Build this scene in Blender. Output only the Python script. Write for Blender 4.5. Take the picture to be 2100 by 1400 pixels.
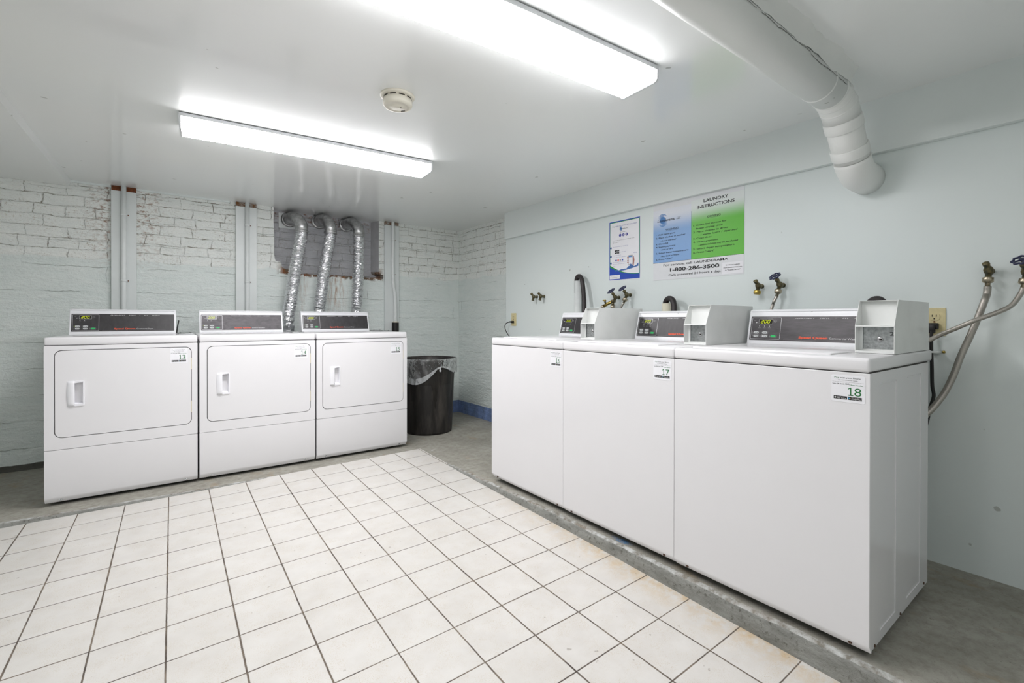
import bpy, bmesh, math, random
from mathutils import Vector, Matrix, noise
random.seed(7)
PI = math.pi
S = bpy.context.scene
for o in list(bpy.data.objects): bpy.data.objects.remove(o)
COL = S.collection

# ------------------------------------------------------------------ camera
yaw, pitch, roll = 0.65078, 0.004126, 0.001379
FPX, CX, CY = 964.334, 1062.333, 659.226
fw = Vector((math.sin(yaw)*math.cos(pitch), math.cos(yaw)*math.cos(pitch), -math.sin(pitch)))
rt0 = Vector((math.cos(yaw), -math.sin(yaw), 0)); up0 = rt0.cross(fw)
rt = rt0*math.cos(roll)+up0*math.sin(roll); up = -rt0*math.sin(roll)+up0*math.cos(roll)
cd = bpy.data.cameras.new('camera'); cam = bpy.data.objects.new('camera', cd); COL.objects.link(cam)
M = Matrix((rt, up, -fw)).transposed().to_4x4(); M.translation = Vector((0, 0, 1.05)); cam.matrix_world = M
cd.sensor_width = 36; cd.lens = 36*FPX/2100; cd.shift_x = (1050-CX)/2100; cd.shift_y = (CY-700)/2100
cd.clip_start = .02
S.camera = cam

# ------------------------------------------------------------------ world and exposure
LAMP = 17.5           # strength of the fluorescent lenses
w = bpy.data.worlds.new('world'); S.world = w; w.use_nodes = True
w.node_tree.nodes['Background'].inputs[0].default_value = (.8, .9, 1, 1)
w.node_tree.nodes['Background'].inputs[1].default_value = .3
S.view_settings.view_transform = 'Standard'; S.view_settings.look = 'None'
S.view_settings.gamma = 1; S.view_settings.use_curve_mapping = False
S.view_settings.exposure = 0.54
S.cycles.diffuse_bounces = 7; S.cycles.glossy_bounces = 3; S.cycles.max_bounces = 10; S.cycles.sample_clamp_indirect = 6; S.cycles.adaptive_threshold = .02

# ------------------------------------------------------------------ materials
def lin(c):
    c = c/255
    return c/12.92 if c <= .04045 else ((c+.055)/1.055)**2.4
def rgb(r, g, b): return (lin(r), lin(g), lin(b), 1)

class NT:
    def __init__(s, name):
        s.m = bpy.data.materials.new(name); s.m.use_nodes = True
        s.t = s.m.node_tree; s.b = s.t.nodes['Principled BSDF']
    def n(s, typ, **kw):
        x = s.t.nodes.new(typ)
        for k, v in kw.items():
            if k.startswith('i_'): x.inputs[int(k[2:]) if k[2:].isdigit() else k[2:]].default_value = v
            else: setattr(x, k, v)
        return x
    def l(s, a, b): s.t.links.new(a, b)
    def co(s): 
        if not hasattr(s, '_co'): s._co = s.n('ShaderNodeTexCoord').outputs['Object']
        return s._co
    def math(s, op, a, b=None, c=None, clamp=False):
        x = s.n('ShaderNodeMath', operation=op, use_clamp=clamp)
        for i, v in enumerate((a, b, c)):
            if v is None: continue
            if isinstance(v, (int, float)): x.inputs[i].default_value = v
            else: s.l(v, x.inputs[i])
        return x.outputs[0]
    def sep(s, v):
        x = s.n('ShaderNodeSeparateXYZ'); s.l(v, x.inputs[0]); return x.outputs
    def comb(s, a, b, c):
        x = s.n('ShaderNodeCombineXYZ')
        for i, v in enumerate((a, b, c)):
            if isinstance(v, (int, float)): x.inputs[i].default_value = v
            else: s.l(v, x.inputs[i])
        return x.outputs[0]
    def scale(s, v, sx, sy, sz):
        x = s.n('ShaderNodeVectorMath', operation='MULTIPLY'); s.l(v, x.inputs[0]); x.inputs[1].default_value = (sx, sy, sz); return x.outputs[0]
    def noise(s, scale, detail=3, rough=.5, vec=None, dist=0):
        x = s.n('ShaderNodeTexNoise'); s.l(vec if vec is not None else s.co(), x.inputs['Vector'])
        x.inputs['Scale'].default_value = scale; x.inputs['Detail'].default_value = detail
        x.inputs['Roughness'].default_value = rough; x.inputs['Distortion'].default_value = dist
        return x.outputs[0]
    def ramp(s, fac, lo, hi, smooth=False):
        x = s.n('ShaderNodeMapRange', interpolation_type='SMOOTHSTEP' if smooth else 'LINEAR')
        s.l(fac, x.inputs[0]); x.inputs[1].default_value = lo; x.inputs[2].default_value = hi
        return x.outputs[0]
    def mix(s, fac, a, b):
        x = s.n('ShaderNodeMix', data_type='RGBA')
        for i, v in ((0, fac), (6, a), (7, b)):
            if isinstance(v, (int, float)): x.inputs[i].default_value = v
            elif isinstance(v, tuple): x.inputs[i].default_value = v
            else: s.l(v, x.inputs[i])
        return x.outputs[2]
    def bump(s, h, strength=.3, dist=.01):
        x = s.n('ShaderNodeBump'); x.inputs['Strength'].default_value = strength; x.inputs['Distance'].default_value = dist
        s.l(h, x.inputs['Height']); s.l(x.outputs[0], s.b.inputs['Normal'])
    def set(s, **kw):
        for k, v in kw.items():
            k = k.replace('_', ' ')
            if isinstance(v, (int, float, tuple)): s.b.inputs[k].default_value = v
            else: s.l(v, s.b.inputs[k])
        return s

def plain(name, c, rough=.5, metal=0, var=.03, nscale=30, bump=0, spec=None, coat=0):
    t = NT(name)
    if var:
        n = t.noise(nscale, 3)
        c2 = tuple(max(0, x*(1-var*2)) for x in c[:3])+(1,)
        t.set(Base_Color=t.mix(t.ramp(n, .35, .65), c2, c))
        if bump: t.bump(n, bump, .002)
    else: t.set(Base_Color=c)
    t.set(Roughness=rough, Metallic=metal)
    if spec is not None: t.b.inputs['Specular IOR Level'].default_value = spec
    if coat: t.b.inputs['Coat Weight'].default_value = coat; t.b.inputs['Coat Roughness'].default_value = .08
    return t.m

ENAMEL = NT('white_enamel')
_n = ENAMEL.noise(9, 3); _o = ENAMEL.noise(500, 2)
ENAMEL.set(Base_Color=ENAMEL.mix(ENAMEL.ramp(_n, .3, .7), rgb(227, 226, 228), rgb(228, 227, 229)), Roughness=.16)
ENAMEL.bump(_o, .03, .0005); ENAMEL = ENAMEL.m
PLASTIC = plain('white_plastic', rgb(238, 238, 242), .3, var=.01)
CONSOLE = plain('console_white', rgb(228, 229, 232), .3, var=.01)
GAPM = plain('seam_shadow_rubber', rgb(55, 52, 48), .8, var=.1)
DARK = plain('underside_metal', rgb(40, 38, 36), .7, var=.1)
FACE = NT('control_face'); _n = FACE.noise(60, 4, vec=FACE.scale(FACE.co(), 1, 1, .35))
FACE.set(Base_Color=FACE.mix(FACE.ramp(_n, .3, .7), rgb(42, 40, 42), rgb(54, 52, 54)), Roughness=.38); FACE = FACE.m
FACE2 = NT('control_face_worn'); _n = FACE2.noise(14, 5, .6, vec=FACE2.scale(FACE2.co(), 1, 1, 2), dist=1.2)
FACE2.set(Base_Color=FACE2.mix(FACE2.ramp(_n, .3, .75), rgb(66, 63, 66), rgb(98, 92, 98)), Roughness=.45); FACE2 = FACE2.m
SILVER = plain('silver_line', rgb(190, 190, 192), .35, .4, var=.02)
INKW = plain('white_print', rgb(225, 225, 225), .5, var=0)
INKG = plain('grey_print', rgb(150, 150, 150), .5, var=0)
INKR = plain('orange_red_print', rgb(232, 82, 42), .5, var=0)
INKK = plain('black_print', rgb(28, 28, 30), .6, var=0)
INKN = plain('green_print', rgb(30, 110, 55), .6, var=0)
INKB = plain('blue_print', rgb(50, 60, 150), .6, var=0)
BTNW = plain('grey_button', rgb(205, 208, 208), .4, var=.02)
BTNG = plain('green_button', rgb(35, 190, 100), .4, var=.02)
def emis(name, c, st):
    t = NT(name); t.set(Base_Color=(0, 0, 0, 1), Emission_Color=c, Emission_Strength=st); return t.m
SEG = emis('lit_segment', rgb(225, 240, 20), 1.0)
LEDY = emis('lit_led', rgb(200, 235, 30), .9)
SCREEN = plain('display_window', rgb(30, 28, 20), .2, var=0)
PAPER = plain('sticker_paper', rgb(236, 236, 240), .35, var=.01)
POSTW = plain('poster_paper', rgb(222, 224, 227), .4, var=.01)

def metal(name, c, rough, sc=40, bump=.15, c2=None):
    t = NT(name); n = t.noise(sc, 5, .6)
    t.set(Base_Color=t.mix(t.ramp(n, .35, .65), c, c2 or tuple(x*.6 for x in c[:3])+(1,)), Metallic=1.0, Roughness=rough)
    t.bump(n, bump, .002); return t.m
FOIL = metal('aluminium_foil', (.88, .88, .9, 1), .2, 55, .7, (.7, .7, .72, 1))
GALV = metal('galvanised_steel', (.62, .62, .62, 1), .36, 30, .15)
ZINC = metal('zinc_plate', (.52, .54, .54, 1), .42, 90, .2)
BRASS = metal('brass', (.6, .44, .12, 1), .32, 60, .2)
OLDBR = metal('tarnished_brass', (.22, .17, .08, 1), .45, 60, .3, (.1, .12, .1, 1))
STEEL = metal('braided_steel', (.46, .43, .39, 1), .36, 500, .35, (.38, .355, .32, 1))
NUT = metal('hose_nut', (.55, .48, .36, 1), .3, 60, .1)
WHEEL = plain('blue_enamel_handle', rgb(44, 48, 84), .35, var=.15, nscale=80)
CORDK = plain('black_cord', rgb(22, 21, 21), .45, var=.05)
RUBBER = plain('black_rubber_hose', rgb(44, 38, 38), .5, var=.08)
PVCW = plain('painted_pipe', rgb(222, 226, 225), .4, var=.02)
PVCY = plain('cream_pvc', rgb(226, 222, 202), .4, var=.03)
CREAM = plain('cream_plastic', rgb(222, 218, 204), .4, var=.015)
ALMOND = plain('almond_plastic', rgb(218, 206, 160), .4, var=.05, nscale=60)
SLOT = plain('socket_slot', rgb(30, 26, 20), .8, var=0)
RUST = plain('rust', rgb(120, 66, 34), .9, var=.25, nscale=60, bump=.5)
PAINTW = plain('painted_board', rgb(216, 221, 220), .38, var=.02, nscale=8)

# lens of each fixture: its tubes have their own brightness
def lens_mats(k):
    out = []
    for nm, f in (('lamp_lens', 1), ('lamp_lens_side', .3)):
        t = NT(nm); t.set(Base_Color=(.9, .9, .9, 1), Roughness=.3, Emission_Color=(1, .98, 1, 1), Emission_Strength=LAMP*f*k); out.append(t.m)
    return out
HOUSING = plain('lamp_housing', rgb(215, 218, 220), .4, var=.01)

# smooth painted surfaces
def painted(name, c, c2, rough, bump, coat=0, marks=True):
    t = NT(name); big = t.noise(1.3, 3); fine = t.noise(90, 4, .6); med = t.noise(9, 4, .55)
    col = t.mix(t.ramp(big, .3, .7), c, c2)
    if marks:
        sp = t.noise(16, 2, .5); sm = t.ramp(sp, .755, .775)
        col = t.mix(t.math('MULTIPLY', sm, .5), col, rgb(120, 120, 108))
    t.set(Base_Color=col, Roughness=rough)
    h = t.math('ADD', t.math('MULTIPLY', fine, .35), med)
    t.bump(h, bump, .004)
    if coat: t.b.inputs['Coat Weight'].default_value = coat; t.b.inputs['Coat Roughness'].default_value = .09
    return t.m
DRYW = painted('blue_grey_drywall', rgb(219, 228, 228), rgb(222, 229, 227), .42, .12)
CEIL = painted('ceiling_paint', rgb(235, 238, 238), rgb(237, 239, 237), .4, .02, coat=.9)
BOARD = painted('soffit_paint', rgb(222, 230, 229), rgb(224, 230, 228), .4, .08)
DUCTP = painted('painted_duct', rgb(234, 236, 234), rgb(237, 238, 235), .38, .2)

# painted brick over rough render
def brickmat(name, axis, grey=False, blue=True):
    t = NT(name); c = t.sep(t.co()); s_ = c[axis]; z = c[2]
    flat = t.comb(s_, 0, z)
    d = t.n('ShaderNodeTexNoise'); t.l(flat, d.inputs['Vector']); d.inputs['Scale'].default_value = 7; d.inputs['Detail'].default_value = 2
    dd = t.sep(d.outputs[1])
    d2 = t.n('ShaderNodeTexNoise'); t.l(flat, d2.inputs['Vector']); d2.inputs['Scale'].default_value = 45; d2.inputs['Detail'].default_value = 2
    de = t.sep(d2.outputs[1])
    u = t.math('ADD', t.math('ADD', s_, t.math('MULTIPLY', t.math('SUBTRACT', dd[0], .5), .06)), t.math('MULTIPLY', t.math('SUBTRACT', de[0], .5), .012))
    v = t.math('ADD', t.math('ADD', z, t.math('MULTIPLY', t.math('SUBTRACT', dd[1], .5), .030)), t.math('MULTIPLY', t.math('SUBTRACT', de[1], .5), .012))
    vec = t.comb(u, v, 0)
    br = t.n('ShaderNodeTexBrick'); t.l(vec, br.inputs['Vector'])
    for k, q in (('Scale', 1), ('Mortar Size', .0045), ('Mortar Smooth', .7), ('Bias', 0), ('Brick Width', .212), ('Row Height', .0735)): br.inputs[k].default_value = q
    br.inputs['Color1'].default_value = (0, 0, 0, 1); br.inputs['Color2'].default_value = (1, 1, 1, 1); br.inputs['Mortar'].default_value = (.5, .5, .5, 1)
    br.offset = .42; br.squash = .72; br.squash_frequency = 3; br.offset_frequency = 2
    mort = br.outputs['Fac']; per = br.outputs['Color']
    edge = t.noise(5, 3, .6, flat)
    lim = t.math('ADD', 1.435, t.math('MULTIPLY', edge, .09))
    if grey: upper = t.math('ADD', 1, 0)
    else: upper = t.ramp(t.math('SUBTRACT', z, lim), -.004, .010)
    # joints that the paint has filled: only some show dark
    fill = t.noise(13, 5, .7, flat); show = t.ramp(fill, .46, .60)
    rough1 = t.noise(32, 6, .68, t.scale(flat, 1, 1, 1.5)); rough2 = t.noise(10, 5, .6, t.scale(flat, .55, 1, 1.9)); fine = t.noise(170, 3, .6, flat)
    # form joints and hairline cracks in the render below
    fj = t.n('ShaderNodeTexBrick'); t.l(t.comb(t.math('ADD', u, .3), t.math('MULTIPLY', v, 1.0), 0), fj.inputs['Vector'])
    for k, q in (('Scale', 1), ('Mortar Size', .0022), ('Mortar Smooth', .3), ('Brick Width', 1.9), ('Row Height', .178)): fj.inputs[k].default_value = q
    crack = t.math('MULTIPLY', fj.outputs['Fac'], t.ramp(t.noise(3, 3, .6, flat), .46, .56))
    joint = t.math('MULTIPLY', mort, upper)
    h = t.math('MULTIPLY', joint, -.5)
    h = t.math('ADD', h, t.math('MULTIPLY', t.math('MULTIPLY', per, upper), .3))
    h = t.math('ADD', h, t.math('MULTIPLY', rough1, 1.0)); h = t.math('ADD', h, t.math('MULTIPLY', rough2, 1.9)); h = t.math('ADD', h, t.math('MULTIPLY', fine, .15))
    h = t.math('SUBTRACT', h, t.math('MULTIPLY', crack, .8))
    t.bump(h, .9, .011)
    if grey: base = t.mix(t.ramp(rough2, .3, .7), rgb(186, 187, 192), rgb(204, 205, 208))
    else:
        lo_c = t.mix(t.ramp(rough2, .3, .7), rgb(222, 231, 228), rgb(231, 237, 234))
        hi_c = t.mix(t.ramp(rough2, .3, .7), rgb(233, 238, 235), rgb(242, 244, 240))
        base = t.mix(upper, lo_c, hi_c)
    # dirt in joints and pits
    dirt = t.math('MULTIPLY', t.math('MULTIPLY', t.ramp(joint, .5, 1.0), show), .85 if not grey else .5)
    base = t.mix(dirt, base, rgb(104, 92, 66))
    pit = t.ramp(t.noise(60, 5, .75, t.scale(flat, 1, 1, 2.0)), .55, .64)
    pitm = t.math('MULTIPLY', t.math('MULTIPLY', pit, t.ramp(t.noise(6, 4, .65, flat), .44, .62)), t.math('ADD', t.math('MULTIPLY', upper, .78), .05))
    base = t.mix(pitm, base, rgb(132, 108, 66))
    base = t.mix(t.math('MULTIPLY', crack, .5), base, rgb(110, 116, 108))
    # rust stains near the boards and under the opening
    if axis == 0:
        def near(x0, wd):
            return t.math('SUBTRACT', 1, t.math('MULTIPLY', t.math('ABSOLUTE', t.math('SUBTRACT', s_, x0)), 1/wd), clamp=True)
        rn = t.ramp(t.noise(28, 5, .7, t.scale(flat, 1, 1, 1.8)), .5, .62)
        r1 = t.math('MULTIPLY', t.math('MAXIMUM', near(-.31, .14), near(-.10, .16)), t.ramp(z, 1.35, 1.75))
        if grey: r1 = t.ramp(z, 1.90, 1.95)
        base = t.mix(t.math('MULTIPLY', t.math('MULTIPLY', rn, r1), .85), base, rgb(134, 84, 44))
        if not grey:
            st = t.ramp(t.noise(14, 5, .7, t.scale(flat, 3.2, 1, .5)), .46, .62)
            r2 = t.math('MULTIPLY', t.math('MAXIMUM', near(1.30, .13), t.math('MULTIPLY', near(1.02, .06), .6)), t.math('MULTIPLY', t.ramp(z, 1.0, 1.3), t.math('SUBTRACT', 1, t.ramp(z, 1.46, 1.5))))
            base = t.mix(t.math('MULTIPLY', t.math('MULTIPLY', st, r2), .8), base, rgb(158, 112, 66))
            bz = t.math('MULTIPLY', t.ramp(z, 1.418, 1.44), t.math('SUBTRACT', 1, t.ramp(z, 1.50, 1.56)))
            bx = t.math('MULTIPLY', t.ramp(s_, .80, .86), t.math('SUBTRACT', 1, t.ramp(s_, 1.73, 1.77)))
            bn = t.ramp(t.math('ADD', t.noise(22, 5, .7, flat), t.math('MULTIPLY', t.ramp(z, 1.40, 1.46), .25)), .62, .70)
            base = t.mix(t.math('MULTIPLY', t.math('MULTIPLY', bz, bx), bn), base, t.mix(t.ramp(t.noise(18, 3, .6, flat), .42, .56), rgb(128, 78, 40), rgb(104, 88, 70)))
            # dark uncoated foot of the wall
            ft = t.math('MULTIPLY', t.math('SUBTRACT', 1, t.ramp(t.math('ADD', z, t.math('MULTIPLY', edge, .03)), .088, .093)), t.math('SUBTRACT', 1, t.ramp(s_, .9, 1.0)))
            base = t.mix(ft, base, rgb(84, 84, 78))
    if blue and not grey:
        bl = t.math('SUBTRACT', 1, t.ramp(t.math('ADD', z, t.math('MULTIPLY', t.noise(25, 2, .5, flat), .006)), .166, .170))
        if axis == 0: bl = t.math('MULTIPLY', bl, t.ramp(s_, 1.4, 1.5))
        bcol = t.mix(t.ramp(t.noise(9, 5, .7, t.scale(flat, 1.5, 1, .8)), .38, .62), rgb(104, 122, 156), rgb(128, 152, 202))
        base = t.mix(bl, base, bcol)
    t.set(Base_Color=base, Roughness=.5)
    return t.m
BRB = brickmat('painted_brick_and_render', 0)
BRR = brickmat('painted_brick_and_render_side', 1)
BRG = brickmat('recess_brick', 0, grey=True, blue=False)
t = NT('broken_masonry'); n1 = t.noise(26, 6, .7); n2 = t.noise(60, 4, .6)
t.set(Base_Color=t.mix(t.ramp(n1, .4, .6), rgb(120, 82, 50), t.mix(t.ramp(n2, .4, .6), rgb(150, 146, 138), rgb(176, 174, 168))), Roughness=.9); t.bump(n1, .9, .02); BROKEN = t.m

# concrete
t = NT('worn_concrete'); n1 = t.noise(3.2, 5, .62); n2 = t.noise(26, 6, .7); n3 = t.noise(150, 3, .6); n4 = t.noise(6, 4, .6, t.scale(t.co(), 1.6, .7, 1))
c = t.mix(t.ramp(n1, .3, .7), rgb(142, 140, 130), rgb(170, 168, 159))
c = t.mix(t.math('MULTIPLY', t.ramp(n2, .42, .7), .55), c, rgb(108, 102, 90))
c = t.mix(t.math('MULTIPLY', t.ramp(n4, .6, .72), .45), c, rgb(150, 128, 96))
c = t.mix(t.math('MULTIPLY', t.ramp(n3, .64, .72), .6), c, rgb(76, 72, 64))
cc = t.sep(t.co()); bd = t.math('SQRT', t.math('ADD', t.math('POWER', t.math('SUBTRACT', cc[0], 1.655), 2), t.math('POWER', t.math('MULTIPLY', t.math('SUBTRACT', cc[1], 1.40), .35), 2)))
c = t.mix(t.math('MULTIPLY', t.math('SUBTRACT', 1, t.ramp(bd, .012, .022)), t.ramp(n2, .42, .52)), c, rgb(92, 132, 172))
t.set(Base_Color=c, Roughness=.7); t.bump(t.math('ADD', n2, t.math('MULTIPLY', n3, .4)), .35, .006); CONC = t.m
t = NT('curb_concrete'); n1 = t.noise(7, 6, .7, t.scale(t.co(), 1, 1, 3)); n2 = t.noise(60, 5, .7)
c = t.mix(t.ramp(n1, .3, .7), rgb(112, 113, 108), rgb(156, 157, 152))
c = t.mix(t.math('MULTIPLY', t.ramp(n2, .56, .66), .7), c, rgb(74, 70, 62))
t.set(Base_Color=c, Roughness=.75); t.bump(t.math('ADD', n2, n1), .6, .008); CURB = t.m
t = NT('curb_lip'); n1 = t.noise(22, 6, .7); n2 = t.noise(5, 4, .6)
c = t.mix(t.ramp(n1, .4, .62), rgb(186, 188, 186), rgb(120, 116, 106)); c = t.mix(t.math('MULTIPLY', t.ramp(n2, .5, .7), .5), c, rgb(120, 100, 76))
t.set(Base_Color=c, Roughness=.7); t.bump(n1, .6, .006); LIP = t.m

# floor tiles
t = NT('ceramic_tiles'); c = t.sep(t.co())
dy = t.math('SUBTRACT', c[1], 2.0); xy = t.math('MULTIPLY', c[0], dy)
def bil(k0, k1, k2, k3):     # the tile rows were laid slightly out of square
    return t.math('ADD', t.math('ADD', t.math('MULTIPLY', c[0], k1), t.math('MULTIPLY', dy, k2)), t.math('ADD', t.math('MULTIPLY', xy, k3), k0))
u = bil(1.92152, 5.0449, -.08888, .09374); v = bil(-6.119, .06345, 5.04321, .03809)
wob = t.math('MULTIPLY', t.math('SUBTRACT', t.noise(40, 2), .5), .010)
wob2 = t.math('MULTIPLY', t.math('SUBTRACT', t.noise(2.2, 1), .5), .012)
def gl(x, hw):
    f = t.math('FRACT', t.math('ADD', t.math('ADD', x, wob), 100.5)); a = t.math('ABSOLUTE', t.math('SUBTRACT', f, .5))
    return t.math('SUBTRACT', 1, t.ramp(t.math('ADD', a, wob2), hw-.004, hw+.004))
gm = t.math('MAXIMUM', gl(u, .0125), gl(v, .0105))
cu = t.math('FLOOR', u); cv = t.math('FLOOR', v)
wn = t.n('ShaderNodeTexWhiteNoise'); t.l(t.comb(cu, cv, 0), wn.inputs['Vector'])
off = t.n('ShaderNodeVectorMath', operation='ADD'); t.l(t.co(), off.inputs[0]); t.l(t.scale(wn.outputs[1], 5, 5, 5), off.inputs[1])
a1 = t.noise(9, 4, .6, off.outputs[0]); a2 = t.noise(420, 2, .5, off.outputs[0]); a3 = t.noise(16, 3, .6, off.outputs[0])
tile = t.mix(t.ramp(a1, .3, .7), rgb(203, 200, 195), rgb(213, 211, 207))
tile = t.mix(t.math('MULTIPLY', t.math('MULTIPLY', t.ramp(a2, .54, .64), t.ramp(a3, .40, .62)), .6), tile, rgb(186, 172, 146))
tile = t.mix(t.math('MULTIPLY', wn.outputs[0], .07), tile, rgb(205, 200, 192))
spk = t.math('MULTIPLY', t.ramp(t.noise(34, 2, .5), .745, .765), .5); tile = t.mix(spk, tile, rgb(120, 110, 96))
# yellow-brown staining by the washer kerb
kx = t.math('SUBTRACT', 1, t.ramp(t.math('SUBTRACT', 1.60, c[0]), 0, .16))
ky = t.math('SUBTRACT', 1, t.ramp(c[1], 1.5, 2.4))
stn = t.math('MULTIPLY', t.math('MULTIPLY', t.math('POWER', kx, 1.5), ky), t.ramp(t.noise(24, 5, .7), .38, .66))
tile = t.mix(t.math('MULTIPLY', stn, .8), tile, rgb(196, 164, 108))
gcol = t.mix(t.ramp(t.noise(14, 4, .6), .35, .65), rgb(74, 66, 60), rgb(124, 112, 98))
t.set(Base_Color=t.mix(gm, tile, gcol), Roughness=t.math('ADD', .36, t.math('MULTIPLY', gm, .5)))
t.bump(t.math('SUBTRACT', t.math('MULTIPLY', a1, .15), gm), .5, .003)
TILES = t.m

# ------------------------------------------------------------------ mesh helper
class MB:
    def __init__(s): s.v = []; s.f = []; s.mi = []; s.mats = []; s.sm = []
    def m(s, mat):
        if mat not in s.mats: s.mats.append(mat)
        return s.mats.index(mat)
    def face(s, pts, mat, smooth=False):
        b = len(s.v); s.v += [tuple(p) for p in pts]; s.f.append(tuple(range(b, b+len(pts)))); s.mi.append(s.m(mat)); s.sm.append(smooth)
    def raw(s, vs, fs, mat, smooth=False):
        b = len(s.v); s.v += [tuple(p) for p in vs]; k = s.m(mat)
        for f in fs: s.f.append(tuple(b+i for i in f)); s.mi.append(k); s.sm.append(smooth)
    def box(s, x0, x1, y0, y1, z0, z1, mat):
        v = [(x, y, z) for x in (x0, x1) for y in (y0, y1) for z in (z0, z1)]
        s.raw(v, [(0, 1, 3, 2), (4, 6, 7, 5), (0, 4, 5, 1), (2, 3, 7, 6), (0, 2, 6, 4), (1, 5, 7, 3)], mat)
    def rbox(s, x0, x1, y0, y1, z0, z1, mat, r=.01, seg=3):
        bm = bmesh.new(); bmesh.ops.create_cube(bm, size=1)
        for v in bm.verts: v.co = Vector(((x0+x1)/2+v.co.x*(x1-x0), (y0+y1)/2+v.co.y*(y1-y0), (z0+z1)/2+v.co.z*(z1-z0)))
        bmesh.ops.bevel(bm, geom=bm.edges[:], offset=r, segments=seg, profile=.5, affect='EDGES')
        bm.verts.index_update()
        s.raw([v.co[:] for v in bm.verts], [tuple(v.index for v in f.verts) for f in bm.faces], mat, True); bm.free()
    def prism(s, poly, a, b, mat, fn, smooth=False, caps=True):
        """poly of (p,q); a,b depths; fn(p,q,d)->xyz"""
        n = len(poly); vs = [fn(p, q, a) for p, q in poly]+[fn(p, q, b) for p, q in poly]
        s.raw(vs, [(i, (i+1) % n, n+(i+1) % n, n+i) for i in range(n)], mat, smooth)
        if caps:
            s.raw(vs[:n], [tuple(range(n))[::-1]], mat); s.raw(vs[n:], [tuple(range(n))], mat)
    def tube(s, path, r, mat, seg=14, closed=False, caps=True, rf=None):
        P = [Vector(p) for p in path]; n = len(P); rings = []; ref = None
        for i, p in enumerate(P):
            t = (P[min(i+1, n-1)]-P[max(i-1, 0)]).normalized()
            if ref is None:
                ref = Vector((0, 0, 1)) if abs(t.z) < .9 else Vector((1, 0, 0))
            a = (ref-t*ref.dot(t)).normalized(); b = t.cross(a); ref = a
            rings.append([p+(a*math.cos(2*PI*k/seg)+b*math.sin(2*PI*k/seg))*(rf(i, k) if rf else (r[i] if isinstance(r, list) else r)) for k in range(seg)])
        vs = [q for ring in rings for q in ring]; fs = []
        for i in range(n-1):
            for k in range(seg): fs.append((i*seg+k, i*seg+(k+1) % seg, (i+1)*seg+(k+1) % seg, (i+1)*seg+k))
        s.raw(vs, fs, mat, True)
        if caps: s.raw(rings[0], [tuple(range(seg))[::-1]], mat); s.raw(rings[-1], [tuple(range(seg))], mat)
    def lathe(s, prof, mat, c=(0, 0, 0), axis=(0, 0, 1), seg=32, smooth=True, rf=None):
        """prof of (r, h)"""
        ax = Vector(axis).normalized(); ref = Vector((1, 0, 0)) if abs(ax.x) < .9 else Vector((0, 1, 0))
        a = (ref-ax*ref.dot(ax)).normalized(); b = ax.cross(a); C = Vector(c); vs = []
        for j, (r, h) in enumerate(prof):
            for k in range(seg):
                an = 2*PI*k/seg; rr = r*(rf(an, h) if rf else 1)
                vs.append(C+ax*h+(a*math.cos(an)+b*math.sin(an))*rr)
        fs = [(j*seg+k, j*seg+(k+1) % seg, (j+1)*seg+(k+1) % seg, (j+1)*seg+k) for j in range(len(prof)-1) for k in range(seg)]
        s.raw(vs, fs, mat, smooth)
    def cyl(s, a, b, r, mat, seg=16, r2=None):
        a = Vector(a); b = Vector(b); L = (b-a).length; s.lathe([(0, 0), (r, 0), (r if r2 is None else r2, L), (0, L)], mat, a, b-a, seg, False)
    def plate(s, outer, holes, d0, d1, mat, fn, back=False):
        """flat polygon with holes at depth d0, walls to d1"""
        bm = bmesh.new(); ed = []
        for lp in [outer]+holes:
            vs = [bm.verts.new((p, q, 0)) for p, q in lp]
            for i in range(len(vs)): ed.append(bm.edges.new((vs[i], vs[(i+1) % len(vs)])))
        bmesh.ops.triangle_fill(bm, edges=ed, use_beauty=True, use_dissolve=False)
        bm.verts.index_update()
        s.raw([fn(v.co.x, v.co.y, d0) for v in bm.verts], [tuple(v.index for v in f.verts) for f in bm.faces], mat); bm.free()
        for lp in [outer]+holes:
            n = len(lp); vs = [fn(p, q, d0) for p, q in lp]+[fn(p, q, d1) for p, q in lp]
            s.raw(vs, [(i, (i+1) % n, n+(i+1) % n, n+i) for i in range(n)], mat)
    def build(s, name, parent=None, bevel=0, seg=2, recalc=True, merge=True):
        me = bpy.data.meshes.new(name); me.from_pydata(s.v, [], s.f)
        for m_ in s.mats: me.materials.append(m_)
        for p, k, q in zip(me.polygons, s.mi, s.sm): p.material_index = k; p.use_smooth = q
        if merge:
            bm = bmesh.new(); bm.from_mesh(me)
            bmesh.ops.remove_doubles(bm, verts=bm.verts, dist=1e-5)
            if recalc: bmesh.ops.recalc_face_normals(bm, faces=bm.faces)
            bm.to_mesh(me); bm.free()
        o = bpy.data.objects.new(name, me); COL.objects.link(o)
        if parent: o.parent = parent
        if bevel:
            b = o.modifiers.new('bevel', 'BEVEL'); b.width = bevel; b.segments = seg; b.limit_method = 'ANGLE'; b.angle_limit = math.radians(40)
            for p in me.polygons: p.use_smooth = True
            wn_ = o.modifiers.new('wn', 'WEIGHTED_NORMAL'); wn_.keep_sharp = True
        return o

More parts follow.
